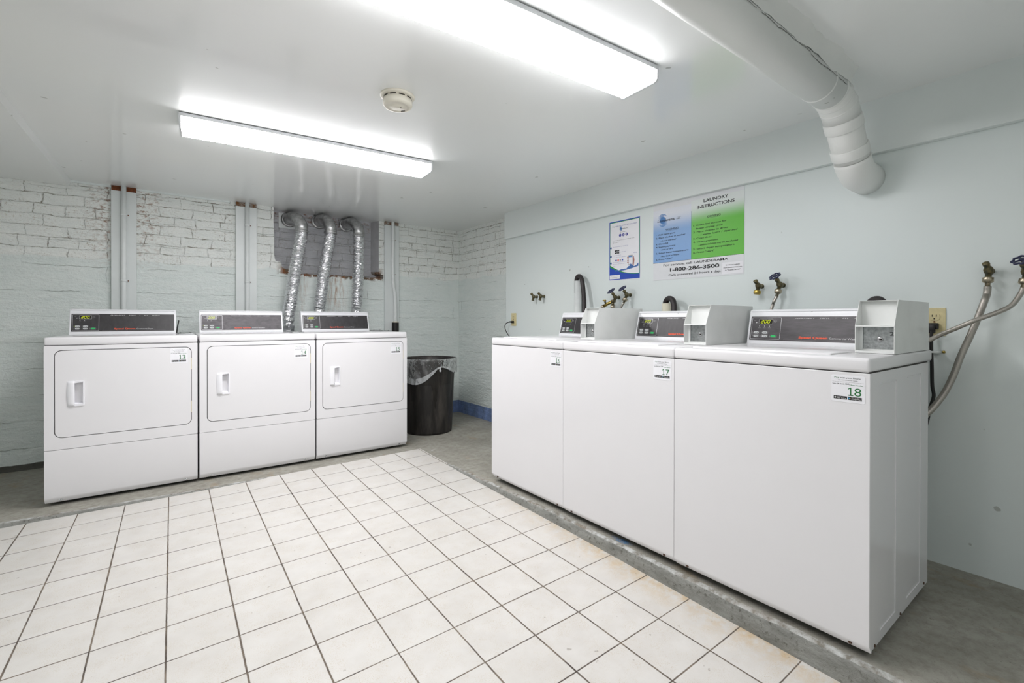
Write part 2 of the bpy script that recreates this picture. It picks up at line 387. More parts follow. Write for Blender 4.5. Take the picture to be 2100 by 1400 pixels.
def rrect(x0, x1, y0, y1, r, n=6):
    out = []
    for cx, cy, a0 in ((x1-r, y1-r, 0), (x0+r, y1-r, 90), (x0+r, y0+r, 180), (x1-r, y0+r, 270)):
        for i in range(n+1):
            a = math.radians(a0+90*i/n); out.append((cx+r*math.cos(a), cy+r*math.sin(a)))
    return out
def crom(pts, per=10):
    P = [Vector(p) for p in pts]; P = [P[0]*2-P[1]]+P+[P[-1]*2-P[-2]]; out = []
    for i in range(1, len(P)-2):
        for k in range(per):
            t = k/per; a, b, c, d = P[i-1], P[i], P[i+1], P[i+2]
            out.append(.5*((2*b)+(c-a)*t+(2*a-5*b+4*c-d)*t*t+(3*b-a-3*c+d)*t**3))
    out.append(P[-2]); return out

_tc = {}
def text2d(s, shear=0, bold=0, spacing=1):
    k = (s, shear, bold, spacing)
    if k not in _tc:
        cu = bpy.data.curves.new('t', 'FONT'); cu.body = s; cu.size = 1; cu.shear = shear; cu.offset = bold; cu.space_character = spacing
        cu.fill_mode = 'BOTH'; cu.resolution_u = 3; o = bpy.data.objects.new('t', cu); COL.objects.link(o)
        dg = bpy.context.evaluated_depsgraph_get(); me = bpy.data.meshes.new_from_object(o.evaluated_get(dg))
        vs = [(v.co.x, v.co.y) for v in me.vertices]; fs = [tuple(p.vertices) for p in me.polygons]
        bpy.data.objects.remove(o); bpy.data.curves.remove(cu); bpy.data.meshes.remove(me)
        _tc[k] = (vs, fs)
    return _tc[k]
def put_text(mb, s, x, y, h, mat, fn, d, width=None, align='l', shear=0, bold=0, spacing=1):
    """capital height about h, baseline at y; optionally squeezed to the given width"""
    vs, fs = text2d(s, shear, bold, spacing)
    if not vs: return
    x0 = min(v[0] for v in vs); x1 = max(v[0] for v in vs); k = h/.70; kx = k
    if width: kx = width/(x1-x0)
    W = (x1-x0)*kx; ox = x - {'l': 0, 'c': W/2, 'r': W}[align]
    mb.raw([fn(ox+(a-x0)*kx, y+b*k, d) for a, b in vs], fs, mat)

def tag(o, label=None, cat=None, group=None, kind=None):
    if label: o['label'] = label
    if cat: o['category'] = cat
    if group: o['group'] = group
    if kind: o['kind'] = kind
    return o
def thing(name, label, cat, loc=(0, 0, 0), rz=0, group=None):
    o = bpy.data.objects.new(name, None); COL.objects.link(o); o.location = loc; o.rotation_euler = (0, 0, rz); o.empty_display_size = .05
    return tag(o, label, cat, group)

PVCG = plain('jamb_paint', rgb(182, 182, 184), .6, var=.06, nscale=14, bump=.5)
# ================================================================== ROOM
XL, YF, YB, XB, XD, ZC = -3.4, -1.7, 4.52, 2.62, 2.537, 2.02
def tz(x, y): return -.0672+.0185*x+.027*y
def pz(x, y):      # top of the concrete pad
    k = max(0, min(1, (3.4-y)/1.2)); return .033+.022*k
# kerb line on the tile side, from the far corner towards the camera
KX = 1.60; KD = [(-3.4, 3.45), (-.63, 3.400), (.04, 3.370), (.42, 3.360), (1.0, 3.345), (1.578, 3.325)]
KW = [(1.578, 3.325), (1.586, 2.6), (1.592, 2.2), (1.600, 1.7), (1.600, 1.0), (1.602, .6), (1.603, -1.7)]
m = MB(); poly = [(XL, YF), (KW[-1][0]+.02, YF)]+[(x+.02, y+.02) for x, y in KW[::-1][1:]]+[(x, y+.02) for x, y in KD[::-1][1:]]
m.face([(x, y, tz(x, y)) for x, y in poly], TILES); tag(m.build('floor'), kind='structure')
# pad with a rounded, worn kerb
def kerb(path, out):
    """path of tile-side points; out = unit vector pointing onto the pad"""
    m = MB(); dense = []
    for (x0, y0), (x1, y1) in zip(path, path[1:]):
        L = math.hypot(x1-x0, y1-y0); n = max(1, int(L/.012))
        dense += [(x0+(x1-x0)*i/n, y0+(y1-y0)*i/n) for i in range(n)]
    dense.append(path[-1]); return dense
m = MB(); line = kerb(KD, 0)[:-1]; ncorner = len(line); line += kerb(KW, 0)
prof_n = 7; vs = []; NP = len(line)
for i, (x, y) in enumerate(line):
    a = line[max(0, i-1)]; b = line[min(NP-1, i+1)]; tx, ty = b[0]-a[0], b[1]-a[1]; L = math.hypot(tx, ty) or 1
    nx, ny = -ty/L, tx/L                      # left of travel = onto the pad
    if i == ncorner: nx, ny = .72, .69
    zt = pz(x, y); zb = tz(x, y)-.004; w1 = noise.noise(Vector((x*9, y*9, 1)))*.0035; w2 = noise.noise(Vector((x*33, y*33, 5)))*.0022
    for j, (d, q) in enumerate(((0, 0), (.003, .45), (.006, .78), (.010, .92), (.016, 1.0), (.030, 1.0), (.075, 1.0))):
        dd = d+(w1+w2)*(1 if 0 < j < 6 else 0); zz = zb+(zt-zb)*q+(w2 if 1 < j < 5 else 0)
        vs.append((x+nx*dd, y+ny*dd, zz))
for j in range(prof_n-1):
    mat = CURB if j < 3 else (LIP if j < 5 else CONC)
    m.raw([vs[i*prof_n+q] for i in range(NP) for q in (j, j+1)], [(2*i, 2*i+2, 2*i+3, 2*i+1) for i in range(NP-1)], mat, True)
inner = [vs[i*prof_n+6][:2] for i in range(NP)]
pk = [(1.66, YF), (XB+.05, YF), (XB+.05, YB+.05), (XL, YB+.05)]
top = MB()
def padquad(pts): m.face([(x, y, pz(x, y)) for x, y in pts], CONC)
ci = ncorner
for i in range(ci): a, b = inner[i], inner[i+1]; padquad([a, b, (b[0], YB+.05), (a[0], YB+.05)])
for i in range(ci, NP-1): a, b = inner[i], inner[i+1]; padquad([a, b, (XB+.05, b[1]), (XB+.05, a[1])])
c_ = inner[ci]; padquad([c_, (XB+.05, c_[1]), (XB+.05, YB+.05), (c_[0], YB+.05)])
tag(m.build('floor_slab', recalc=False), kind='structure')

# back wall with the broken-out recess
hole = [(.785, ZC+.03), (.782, 1.90), (.788, 1.75), (.786, 1.62), (.792, 1.575), (.80, 1.556), (.835, 1.55), (.846, 1.535), (.848, 1.51), (.862, 1.497), (.885, 1.49), (.93, 1.487)]
xx = .95
while xx < 1.70:
    hole.append((xx, 1.458+.010*noise.noise(Vector((xx*14, 0, 3)))+.006*noise.noise(Vector((xx*50, 0, 3))))); xx += .02
hole += [(1.715, 1.452), (1.755, 1.450), (1.764, 1.462), (1.762, 1.49), (1.725, 1.497), (1.717, 1.52), (1.716, 1.75), (1.718, ZC+.03)]
f_ = lambda p, q, d: (p, d, q)
m = MB()
outer = [(XL, -.1), (XB+.1, -.1), (XB+.1, ZC+.03)]+hole[::-1]+[(XL, ZC+.03)]
bm = bmesh.new(); vv = [bm.verts.new((p, q, 0)) for p, q in outer]; ee = [bm.edges.new((vv[i], vv[(i+1) % len(vv)])) for i in range(len(vv))]
bmesh.ops.triangle_fill(bm, edges=ee, use_beauty=True); bm.verts.index_update()
m.raw([(v.co.x, YB, v.co.y) for v in bm.verts], [tuple(v.index for v in f.verts) for f in bm.faces], BRB); bm.free()
wallb = m.build('wall_back', recalc=False); tag(wallb, kind='structure')
m = MB(); YR = 4.65
hb = [(p+(-.004 if p > 1.6 else .0), q+.004 if q < 1.6 else q) for p, q in hole]
n_ = len(hole); ring = [(p, YB, q) for p, q in hole]+[(p-(.03 if p > 1.6 else 0), YR, q) for p, q in hb]
m.raw(ring, [(i, i+1, n_+i+1, n_+i) for i in range(n_-1) if hole[i][1] < 1.53 and hole[i+1][1] < 1.53], BROKEN)
m.raw(ring, [(i, i+1, n_+i+1, n_+i) for i in range(n_-1) if not (hole[i][1] < 1.53 and hole[i+1][1] < 1.53)] + [(n_-2, n_-1, 2*n_-1, 2*n_-2)], PVCG)
ob = m.build('recess_sides', wallb, recalc=False)
m = MB(); m.face([(.7, YR, 1.4), (1.85, YR, 1.4), (1.85, YR, ZC+.03), (.7, YR, ZC+.03)], BRG); m.build('recess_back', wallb, recalc=False)

def wallp(name, pts, mat):
    m = MB(); m.face(pts, mat); return tag(m.build(name, recalc=False), kind='structure')
m = MB(); m.face([(XB, 3.4, -.1), (XB, YB+.02, -.1), (XB, YB+.02, ZC+.03), (XB, 3.4, ZC+.03)], BRR); tag(m.build('wall_right_brick', recalc=False), kind='structure')
m = MB(); m.box(XD, XB+.08, YF, 3.514, -.1, ZC+.03, DRYW); tag(m.build('wall_right'), kind='structure')
m = MB(); m.box(XD-.03, XD+.001, YF, 3.503, 1.785, ZC+.02, BOARD); tag(m.build('trim_1', bevel=.003), kind='structure')
wallp('wall_left', [(XL, YF, -.2), (XL, YB, -.2), (XL, YB, ZC+.03), (XL, YF, ZC+.03)], DRYW)
wallp('wall_front', [(XL, YF, -.2), (XB, YF, -.2), (XB, YF, ZC+.03), (XL, YF, ZC+.03)], DRYW)
m = MB(); m.box(XL-.05, XB+.1, YF-.05, YR+.1, ZC, ZC+.08, CEIL)
tag(m.build('ceiling'), kind='structure')
m = MB()
def exl(y, z): return -.530+.025*(y-3)+(ZC-z)*-.28
m.raw([(XL, YF, 1.98), (exl(YF, 1.98), YF, 1.98), (exl(YB, 1.98), YB, 1.98), (XL, YB, 1.98), (exl(YF, ZC), YF, ZC+.01), (exl(YB, ZC), YB, ZC+.01), (XL, YF, ZC+.01), (XL, YB, ZC+.01)],
      [(0, 1, 2, 3), (1, 4, 5, 2), (3, 2, 5, 7), (0, 6, 4, 1)], CEIL)
tag(m.build('ceiling_drop', recalc=False), kind='structure')

m = MB(); m.box(-.50, .46, YB-.012, YB+.001, ZC-.013, ZC+.001, BOARD); tag(m.build('trim_5', bevel=.002), kind='structure')
# boards and conduits on the back wall
def wall_board(n_, x0, x1, label=None):
    m = MB(); m.box(x0, x1, YB-.03, YB, .03, 1.985, PAINTW); m.box(x0+.002, x1-.002, YB-.026, YB, 1.985, ZC, RUST if n_ == 2 else BROKEN)
    o = m.build('trim_%d' % n_, bevel=.002); tag(o, kind='structure')
wall_board(2, -.281, -.137); wall_board(3, .498, .651); wall_board(4, 1.768, 1.914)
def conduit(x, r, label, ties, z0=.05, path=None):
    m = MB(); y = YB-.03-r-.002
    m.tube(path or [(x, y, ZC), (x, y, 1.5), (x, y, 1.0), (x, y, z0)], r, PVCW, 16)
    o = m.build('conduit_pipe'); tag(o, label, 'pipe', 'painted conduits on the wall boards')
    for zt in ties:
        k = MB()
        k.lathe([(r+.0005, -.008), (r+.003, -.006), (r+.003, .006), (r+.0005, .008)], PVCW, (x, y, zt), seg=16); k.box(x+r, x+r+.016, y+r-.004, y+r+.002, zt-.008, zt+.008, PVCW)
        k.cyl((x+r+.010, y+r-.004, zt), (x+r+.010, y+r-.008, zt), .004, RUST, 8)
        k.build('pipe_strap', o)
conduit(-.2095, .0155, 'white painted conduit on the board behind the dryer numbered 13', [1.81, 1.33])
conduit(.578, .0155, 'white painted conduit on the board behind the middle dryer', [1.83, 1.36])
y3 = YB-.03-.017
conduit(1.843, .0155, 'white painted conduit that bends and ends in a black coupling', [1.84, 1.5], path=crom([(1.843, y3, ZC), (1.843, y3, 1.8), (1.841, y3, 1.55), (1.845, y3, 1.42), (1.862, y3, 1.30), (1.868, y3, 1.2), (1.868, y3, 1.02)], 6))
m = MB(); m.cyl((1.868, y3, .93), (1.868, y3, 1.02), .034, CORDK, 20); m.cyl((1.868, y3, 1.02), (1.868, y3, 1.032), .024, PVCY, 16); m.cyl((1.868, y3, .6), (1.868, y3, .93), .018, CORDK, 12)
tag(m.build('pipe_coupling'), 'black rubber coupling at the lower end of the bent conduit', 'pipe coupling')

# ================================================================== CEILING FIXTURES
def lamp(x, y, ang, L, label, k, z=ZC):
    LENS, LENSIDE = lens_mats(k)
    t = thing('ceiling_light', label, 'light', (x, y, z), ang, 'fluorescent ceiling lights')
    m = MB(); m.box(.004, L-.004, 0, .185, -.018, -.004, HOUSING); m.box(.05, L-.05, .03, .155, -.004, 0, HOUSING)
    m.box(.006, L-.006, -.0015, .0005, -.020, -.004, HOUSING); m.build('housing', t)
    m = MB(); sec = [(.002, -.018), (.002, -.050), (.006, -.0585), (.016, -.062), (.169, -.062), (.179, -.0585), (.183, -.050), (.183, -.018)]
    m.prism(sec, .008, L-.008, LENS, lambda p, q, d: (d, p, q), False, caps=False)
    for k_ in (0, 6, 7): m.mi[k_] = m.m(LENSIDE)
    m.build('lens', t)
    for a, b in ((0, .008), (L-.008, L)):
        m = MB(); cap = [(-.002, -.004), (-.002, -.052), (.004, -.061), (.014, -.0645), (.171, -.0645), (.181, -.061), (.187, -.052), (.187, -.004)]
        m.prism(cap, a, b, HOUSING, lambda p, q, d: (d, p, q)); m.build('end_cap', t)
lamp(.0699, 2.7034, math.radians(-4.2), 1.262, 'fluorescent ceiling light above the dryers, past the smoke detector', 1.5)
a_ = math.radians(-3.3); L_ = 1.262
lamp(1.5104-L_*math.cos(a_), 1.1045-L_*math.sin(a_), a_, L_, 'fluorescent ceiling light between the smoke detector and the big duct', 1.0)

lamp(-.35, -.62, math.radians(-3.6), 1.262, 'added fill light at the near end of the room, out beyond the view', .48)  # unseen fixture behind the camera, added as fill
lamp(-2.35, .80, math.radians(-4), 1.262, 'added fill light over the open floor, out beyond the lowered ceiling edge', 1.0, 1.98)  # another unseen fixture, added to even out the light from the left
t = thing('smoke_detector', 'round cream smoke detector on the ceiling between the two lights', 'smoke detector', (.822, 1.945, ZC))
m = MB(); m.lathe([(0, 0), (.073, 0), (.073, -.006), (.066, -.010), (0, -.010)], CREAM, seg=48); m.build('mounting_plate', t)
m = MB(); m.lathe([(0, -.010), (.060, -.010), (.060, -.022), (.0625, -.024), (.0625, -.040), (.058, -.047), (.046, -.0495), (.0455, -.0485), (.030, -.0485), (.029, -.0505), (0, -.0505)], CREAM, seg=48); m.build('body', t)
m = MB()
for i in range(10):
    a0 = i*36; pts = [math.radians(a0+j*5) for j in range(6)]
    m.raw([(.0606*math.cos(a), .0606*math.sin(a), z) for a in pts for z in (-.013, -.0175)], [(2*j, 2*j+1, 2*j+3, 2*j+2) for j in range(5)], SLOT)
for (x, y) in ((.012, -.006), (.030, .026), (.034, .022), (.038, .018)): m.box(x-.002, x+.0025, y-.004, y+.004, -.0512 if x < .02 else -.0496, -.048, SLOT)
m.build('vent_grille', t)

# big painted duct
cpts = [(-2.0, .736, 1.952), (1.95, .736, 1.952), (2.10, .736, 1.950), (2.18, .736, 1.932), (2.235, .736, 1.895), (2.275, .736, 1.85)]
t = thing('exhaust_duct', 'thick white painted duct crossing the ceiling and elbowing into the smooth wall', 'duct', (0, 0, 0))
R = .067
def cyl_bands(mb, path, r, mat): mb.tube(path, r, mat, 40)
m = MB(); m.tube([(-2.29, .736, 1.949), (.0, .736, 1.949), (1.0, .736, 1.949), (2.12, .736, 1.949)], R, DUCTP, 40); m.build('straight_run', t)
# plaster fillet along the pipe and the ceiling
m = MB(); vs = []; n = 220
for i in range(n+1):
    x = -2.29+(2.13+2.29)*i/n; w = .012*noise.noise(Vector((x*7, 2, 0)))+.008*noise.noise(Vector((x*25, 2, 0)))
    for (dy, dz) in ((-.092+w, .072), (-.086+w, .064), (-.078, .052+w*.4), (-.071, .036+w*.4), (-.0665, .014+w)): vs.append((x, .736+dy*1.0+.0, 1.949+dz))
m.raw([v for v in vs], [(i*5+j, i*5+j+1, (i+1)*5+j+1, (i+1)*5+j) for i in range(n) for j in range(4)], DUCTP, True); m.build('plaster_fillet', t, recalc=False)
# cracks as thin dark ragged grooves
m = MB(); 
def crackline(pts, wd):
    vs = []; n = len(pts)
    for i, (x, ang) in enumerate(pts):
        for k in (-1, 1):
            a = ang+k*wd*(.5+.8*abs(noise.noise(Vector((x*60, ang*9, 0)))))
            vs.append((x, .736-math.sin(a)*(R+.0012), 1.949+math.cos(a)*(R+.0012)*-1*-1))
    m.raw(vs, [(2*i, 2*i+1, 2*i+3, 2*i+2) for i in range(n-1)], SLOT)
pts = []
for i in range(200):
    x = 1.0+1.08*i/199; ang = 1.50+.10*noise.noise(Vector((x*9, 0, 7)))+.05*noise.noise(Vector((x*40, 0, 7)))+(.10 if x > 1.75 else 0)
    pts.append((x, ang))
crackline(pts[:70], .018); crackline(pts[74:], .02); m.build('plaster_crack', t, recalc=False)
path = []
for i in range(13):
    a = i/12*math.radians(52); path.append((2.10+.17*math.sin(a), .736, 1.949-.17*(1-math.cos(a))))
d_ = Vector((math.cos(math.radians(52)), 0, -math.sin(math.radians(52))))
e1 = Vector(path[-1]); e2 = e1+d_*.185
m = MB(); m.tube([path[0], path[4], path[8], path[12]], [R, R+.0005, R+.0005, R], DUCTP, 40)
for q_ in (0, 4, 8):
    a_v = Vector(path[q_]); tn = (Vector(path[min(12, q_+1)])-Vector(path[max(0, q_-1)])).normalized()
    m.tube([a_v-tn*.005, a_v-tn*.002, a_v+tn*.002, a_v+tn*.005], [R, R+.0022, R+.0022, R], DUCTP, 40, caps=False)
m.tube([(1.985, .736, 1.949), (1.988, .736, 1.949), (1.992, .736, 1.949), (1.995, .736, 1.949)], [R, R+.0018, R+.0018, R], DUCTP, 40, caps=False)
m.build('elbow', t)
m = MB(); m.tube([e1, e2], R-.002, DUCTP, 40); m.build('sloping_run', t)
for a, b in ((.006, .050), (.128, .172)):
    m = MB(); m.tube([e1+d_*a, e1+d_*(a+.003), e1+d_*(b-.003), e1+d_*b], [R+.0012, R+.0030, R+.0030, R+.0012], DUCTP, 40); m.build('duct_band', t)
path2 = []
for i in range(11):
    a = math.radians(52)*(1-i/10); path2.append(e2+d_*0+Vector((0, 0, 0)) if i == 0 else None)
p = Vector(e2); path2 = [p.copy()]
for i in range(10):
    a = math.radians(52*(1-(i+.5)/10)); p = p+Vector((math.cos(a), 0, -math.sin(a)))*.0125; path2.append(p.copy())
path2.append(Vector((XD+.02, p.y, p.z)))
m = MB(); m.tube(path2, R+.001, DUCTP, 40); m.build('wall_elbow', t)
print('DUCT END', path2[-1])

# ================================================================== DRYER DUCTS
def vent(x0, xt, zt, xb, zb, bend, label, plate=False):
    t = thing('vent_duct', label, 'duct', (0, 0, 0), 0, 'foil dryer ducts')
    yw = YR; yf = 4.37
    m = MB(); pth = [(x0, yw, zt+.02), (x0, yw-.10, zt+.02)]
    for i in range(1, 9):
        a = i/8*PI/2; pth.append((x0+(xt-x0)*i/8, yw-.10-(yw-.10-yf)*math.sin(a), zt+.02-.10*(1-math.cos(a))))
    pth.append((xt, yf, zt-.13)); m.tube(pth, .052, GALV, 28)
    m.build('elbow', t)
    m = MB()
    m.lathe([(.053, 0), (.068, .002), (.068, .008), (.053, .012)], GALV, (x0, yw-.012, zt+.02), (0, -1, 0), 28)
    if plate: m.box(x0-.085, x0+.05, yw-.006, yw-.001, zt-.06, zt+.075, PVCW)
    m.build('collar', t)
    m = MB(); m.lathe([(.0525, -.008), (.0555, -.006), (.0555, .006), (.0525, .008)], GALV, (xt, yf, zt-.12), seg=28); m.build('clamp', t)
    path = crom([(xt, yf, zt-.10), (xt-.002, yf, zt-.16)]+[(xt+(xb-xt)*k+bend*math.sin(k*PI), yf+.0*k, (zt-.16)+(zb-zt+.16)*k) for k in (.2, .4, .6, .8, 1)]+[(xb-.005, yf, .5), (xb, yf-.02, .2)], 34)
    seed = x0*13
    def rf(i, k):
        return .0495+.0022*math.sin(i*1.25)+.006*noise.noise(Vector((i*.45, math.cos(k/28*2*PI)*1.8, seed+math.sin(k/28*2*PI)*1.8)))+.003*noise.noise(Vector((i*1.7, k*.9, seed)))
    m = MB(); m.tube(path, .05, FOIL, 28, rf=rf); o = m.build('foil_hose', t)
    for p_ in o.data.polygons: p_.use_smooth = False
vent(.930, .975, 1.93, .868, 1.03, -.008, 'foil dryer duct coming down between the two dryer consoles', True)
vent(1.185, 1.215, 1.945, 1.12, 1.10, -.01, 'middle one of the foil dryer ducts, behind the dryer numbered 15')
vent(1.435, 1.468, 1.945, 1.447, 1.10, .004, 'straightest foil dryer duct, next to the bent conduit')

# ================================================================== MACHINES
SEGS = {'2': 'abged', '0': 'abcdef', '.': ''}
def seg_digit(mb, ch, x, y, w, h, fn, d, mat):
    sh = .18; th = w*.17
    def P(a, b): return fn(x+a+b*sh, y+b, d)
    def bar(x0, y0, x1, y1): 
        if abs(x1-x0) > abs(y1-y0): mb.face([P(x0, y0-th/2), P(x1, y0-th/2), P(x1, y0+th/2), P(x0, y0+th/2)], mat)
        else: mb.face([P(x0-th/2, y0), P(x0+th/2, y0), P(x0+th/2, y1), P(x0-th/2, y1)], mat)
    g = th*.6; H = h/2
    S_ = {'a': (g, h, w-g, h), 'd': (g, 0, w-g, 0), 'g': (g, H, w-g, H), 'f': (0, H+g, 0, h-g), 'e': (0, g, 0, H-g), 'b': (w, H+g, w, h-g), 'c': (w, g, w, H-g)}
    for s in SEGS[ch]: bar(*S_[s])

def console(t, x0, x1, yb, zb, yt, zt, yr, kind, face, btn_state=0):
    """sloping control console; local coords, front face from (yb,zb) to (yt,zt)"""
    c = MB(); L = x1-x0
    sec = [(yb, zb), (yb+.002, zb+.012), (yt-.006, zt-.018), (yt-.004, zt-.010), (yt, zt-.004), (yt+.008, zt), (yr-.01, zt), (yr, zt-.012), (yr, zb)]
    c.prism(sec, x0, x1, CONSOLE, lambda p, q, d: (d, p, q)); c.tube([(x0+.006, yt-.001, zt-.007), (x0+.008, yt-.001, zt-.007), (x1-.008, yt-.001, zt-.007), (x1-.006, yt-.001, zt-.007)], [.003, .0065, .0065, .003], CONSOLE, 14); o = c.build('console', t, bevel=.004, seg=3)
    # face coordinates: u along x, v up the slope
    A = Vector((0, yb+.002, zb+.012)); B = Vector((0, yt-.006, zt-.018)); D = (B-A); H = D.length; D.normalize(); N = Vector((0, -D.z, D.y))
    def fn(u, v, d): q = A+D*v+N*d; return (x0+u, q.y, q.z)
    p = MB(); u0, u1, v0, v1 = .010, L-.010, .008, H-.014
    p.prism(rrect(u0, u1, v0, v1, .003, 2), -.001, .0008, SILVER, fn); p.prism(rrect(u0+.0012, u1-.0012, v0+.0012, v1-.0012, .003, 2), 0, .0012, FACE, fn)
    p.prism(rrect(u0+.003, u1-.005, v0+.003, v1-.003, .002, 2), .0, .0014, face, fn)
    w_ = v1-v0; d = .0019
    # inner outline of the pad
    a0, a1, b0, b1 = u0+.006, u0+.135, v0+.006, v1-.006
    p.plate(rrect(a0, a1, b0, b1, .003, 3), [rrect(a0+.0015, a1-.0015, b0+.0015, b1-.0015, .002, 3)[::-1]], .0016, .0013, SILVER, fn)
    # print
    wd = 'Washer' if kind == 'w' else 'Dryer'
    put_text(p, 'PERMANENT    PRESS    *    ALL    FABRIC', u0+.192, v1-.0115, .0040, INKW, fn, d, width=.262, spacing=1.4, shear=.25, bold=.012)
    put_text(p, 'Speed Queen', u0+.212, v0+.0135, .0092, INKR, fn, d, width=.110, bold=.035)
    put_text(p, 'Commercial '+wd, u0+.328, v0+.0135, .0070, INKW, fn, d, width=.090 if kind == 'd' else .105)
    p.face([fn(u0+.15, v0+.006, d), fn(u1-.05, v0+.006, d), fn(u1-.05, v0+.0065, d), fn(u0+.15, v0+.0065, d)], INKG)
    # small pictograms and captions
    put_text(p, '<', a0+.008, b1-.016, .006, INKG, fn, d, width=.010); p.prism(rrect(a0+.019, a0+.0235, b1-.026, b1-.0215, .002, 3), 0, d, INKW, fn)
    p.plate([(a0+.103+.006*math.cos(k*PI/8), b1-.017+.006*math.sin(k*PI/8)) for k in range(16)], [[(a0+.103+.0049*math.cos(-k*PI/8), b1-.017+.0049*math.sin(-k*PI/8)) for k in range(16)]], d, .0015, INKG, fn)
    p.face([fn(a0+.100, b1-.0175, d), fn(a0+.106, b1-.0175, d), fn(a0+.106, b1-.0165, d), fn(a0+.100, b1-.0165, d)], INKG)
    nl = 3 if kind == 'w' else 2
    for i in range(nl):
        cx = a0+.036+i*.022; 
        p.prism([(cx+.0018*math.cos(k*PI/4), b1-.040+.0018*math.sin(k*PI/4)) for k in range(8)], 0, d, INKW, fn)
        p.face([fn(cx-.006, b1-.049, d), fn(cx+.006, b1-.049, d), fn(cx+.006, b1-.0475, d), fn(cx-.006, b1-.0475, d)], INKG)
    p.build('control_panel', o, recalc=True)
    # display
    q = MB(); e0, e1, g0, g1 = a0+.031, a0+.093, b1-.030, b1-.0065
    q.prism(rrect(e0, e1, g0, g1, .003, 3), 0, .0022, SILVER, fn); q.prism(rrect(e0+.0012, e1-.0012, g0+.0012, g1-.0012, .0025, 3), 0, .0026, SCREEN, fn)
    for i, ch in enumerate('200'): seg_digit(q, ch, e0+.010+i*.0142, g0+.0045, .0092, .0135, fn, .0030, SEG)
    q.build('display', o)
    k = 0
    for (bx, by, g) in ((.024, .034, 0), (.062, .034, 0), (.024, .018, 0), (.062, .018, 0), (.100, .018, 1)):
        q = MB(); cx, cy = a0+bx, b0+by-.004
        q.plate(rrect(cx-.0165, cx+.015, cy-.0068, cy+.0068, .003, 3), [rrect(cx-.0158, cx+.0143, cy-.0062, cy+.0062, .0026, 3)[::-1]], .0019, .0014, INKG, fn)
        q.prism(rrect(cx-.0105, cx+.0115, cy-.0050, cy+.0050, .0045, 4), 0, .0024, BTNG if g else BTNW, fn)
        if not g:
            q.face([fn(cx-.005, cy-.0012, .0026), fn(cx+.002, cy-.0012, .0026), fn(cx+.002, cy+.0012, .0026), fn(cx-.005, cy+.0012, .0026)], INKG)
            q.face([fn(cx+.0045, cy-.003, .0026), fn(cx+.007, cy-.003, .0026), fn(cx+.007, cy+.001, .0026), fn(cx+.0045, cy+.001, .0026)], INKK)
        lit = (k == 0 and kind == 'd')
        q.prism([(cx-.0135+.0015*math.cos(j*PI/4), cy+.0015*math.sin(j*PI/4)) for j in range(8)], 0, .0022, LEDY if lit else INKG, fn)
        b_ = q.build('button', o)
        if g: b_['label'] = 'green start button'
        k += 1
    return o

def sticker(parent, x0, x1, z0, z1, y, num):
    fn = lambda p, q, d: (p, y-d, q)
    m = MB(); W = x1-x0; H = z1-z0
    m.prism(rrect(x0, x1, z0, z1, .006, 5), 0, .0004, PAPER, fn); d = .0007; cx = (x0+x1)/2
    put_text(m, 'Pay', x0+W*.10, z1-H*.125, H*.055, INKN, fn, d, width=W*.14)
    put_text(m, 'with your Phone', x0+W*.27, z1-H*.125, H*.055, INKK, fn, d, width=W*.60)
    put_text(m, 'See room poster for details', cx, z1-H*.20, H*.033, INKK, fn, d, width=W*.56, align='c')
    put_text(m, 'To start this machine, select this prompt in the app to:', cx, z1-H*.265, H*.024, INKG, fn, d, width=W*.92, align='c')
    put_text(m, 'Scan QR Code', x0+W*.04, z1-H*.35, H*.038, INKK, fn, d, width=W*.36, bold=.02)
    put_text(m, 'OR', x0+W*.425, z1-H*.355, H*.062, INKK, fn, d, width=W*.13)
    put_text(m, 'Enter Number', x0+W*.585, z1-H*.365, H*.034, INKN, fn, d, width=W*.36, bold=.02)
    hN, zN, sw = H*.30, z0+H*.255, W*.036
    def one(xc):
        for q in ([(xc-sw/2, zN), (xc+sw/2, zN), (xc+sw/2, zN+hN), (xc-sw/2, zN+hN)], [(xc-W*.075, zN), (xc+W*.075, zN), (xc+W*.075, zN+sw*.9), (xc-W*.075, zN+sw*.9)], [(xc-sw*.5, zN+hN), (xc-W*.075, zN+hN*.86), (xc-W*.075, zN+hN*.75), (xc-sw*.5, zN+hN*.87)]):
            m.face([fn(a_1, b_1, d) for a_1, b_1 in q], INKN)
    one(x0+W*.585); put_text(m, num[1], x0+W*.69, zN, hN, INKN, fn, d, width=W*.20, bold=-.004)
    for i, (tx, big) in enumerate((('Download on the', 'App Store'), ('GET IT ON', 'Google Play'))):
        a = x0+W*(.08 if i == 0 else .505); b = a+W*.40
        m.face([fn(a, z0+H*.10, d), fn(b, z0+H*.10, d), fn(b, z0+H*.215, d), fn(a, z0+H*.215, d)], INKK)
        put_text(m, tx, a+W*.10, z0+H*.178, H*.018, INKW, fn, d+.0003, width=W*.22); put_text(m, big, a+W*.10, z0+H*.125, H*.038, INKW, fn, d+.0003, width=W*.27)
        if i == 0: m.prism([(a+W*.05+W*.026*math.cos(k*PI/6), z0+H*.155+W*.028*math.sin(k*PI/6)) for k in range(12)], 0, d+.0003, INKW, fn)
        else:
            m.face([fn(a+W*.025, z0+H*.125, d+.0003), fn(a+W*.055, z0+H*.157, d+.0003), fn(a+W*.025, z0+H*.19, d+.0003)], plain_cyan); m.face([fn(a+W*.055, z0+H*.14, d+.0003), fn(a+W*.08, z0+H*.157, d+.0003), fn(a+W*.055, z0+H*.174, d+.0003)], plain_yel)
    m.build('number_sticker', parent)
plain_cyan = plain('cyan_print', rgb(40, 170, 235), .5, var=0); plain_yel = plain('yellow_print', rgb(240, 200, 50), .5, var=0)

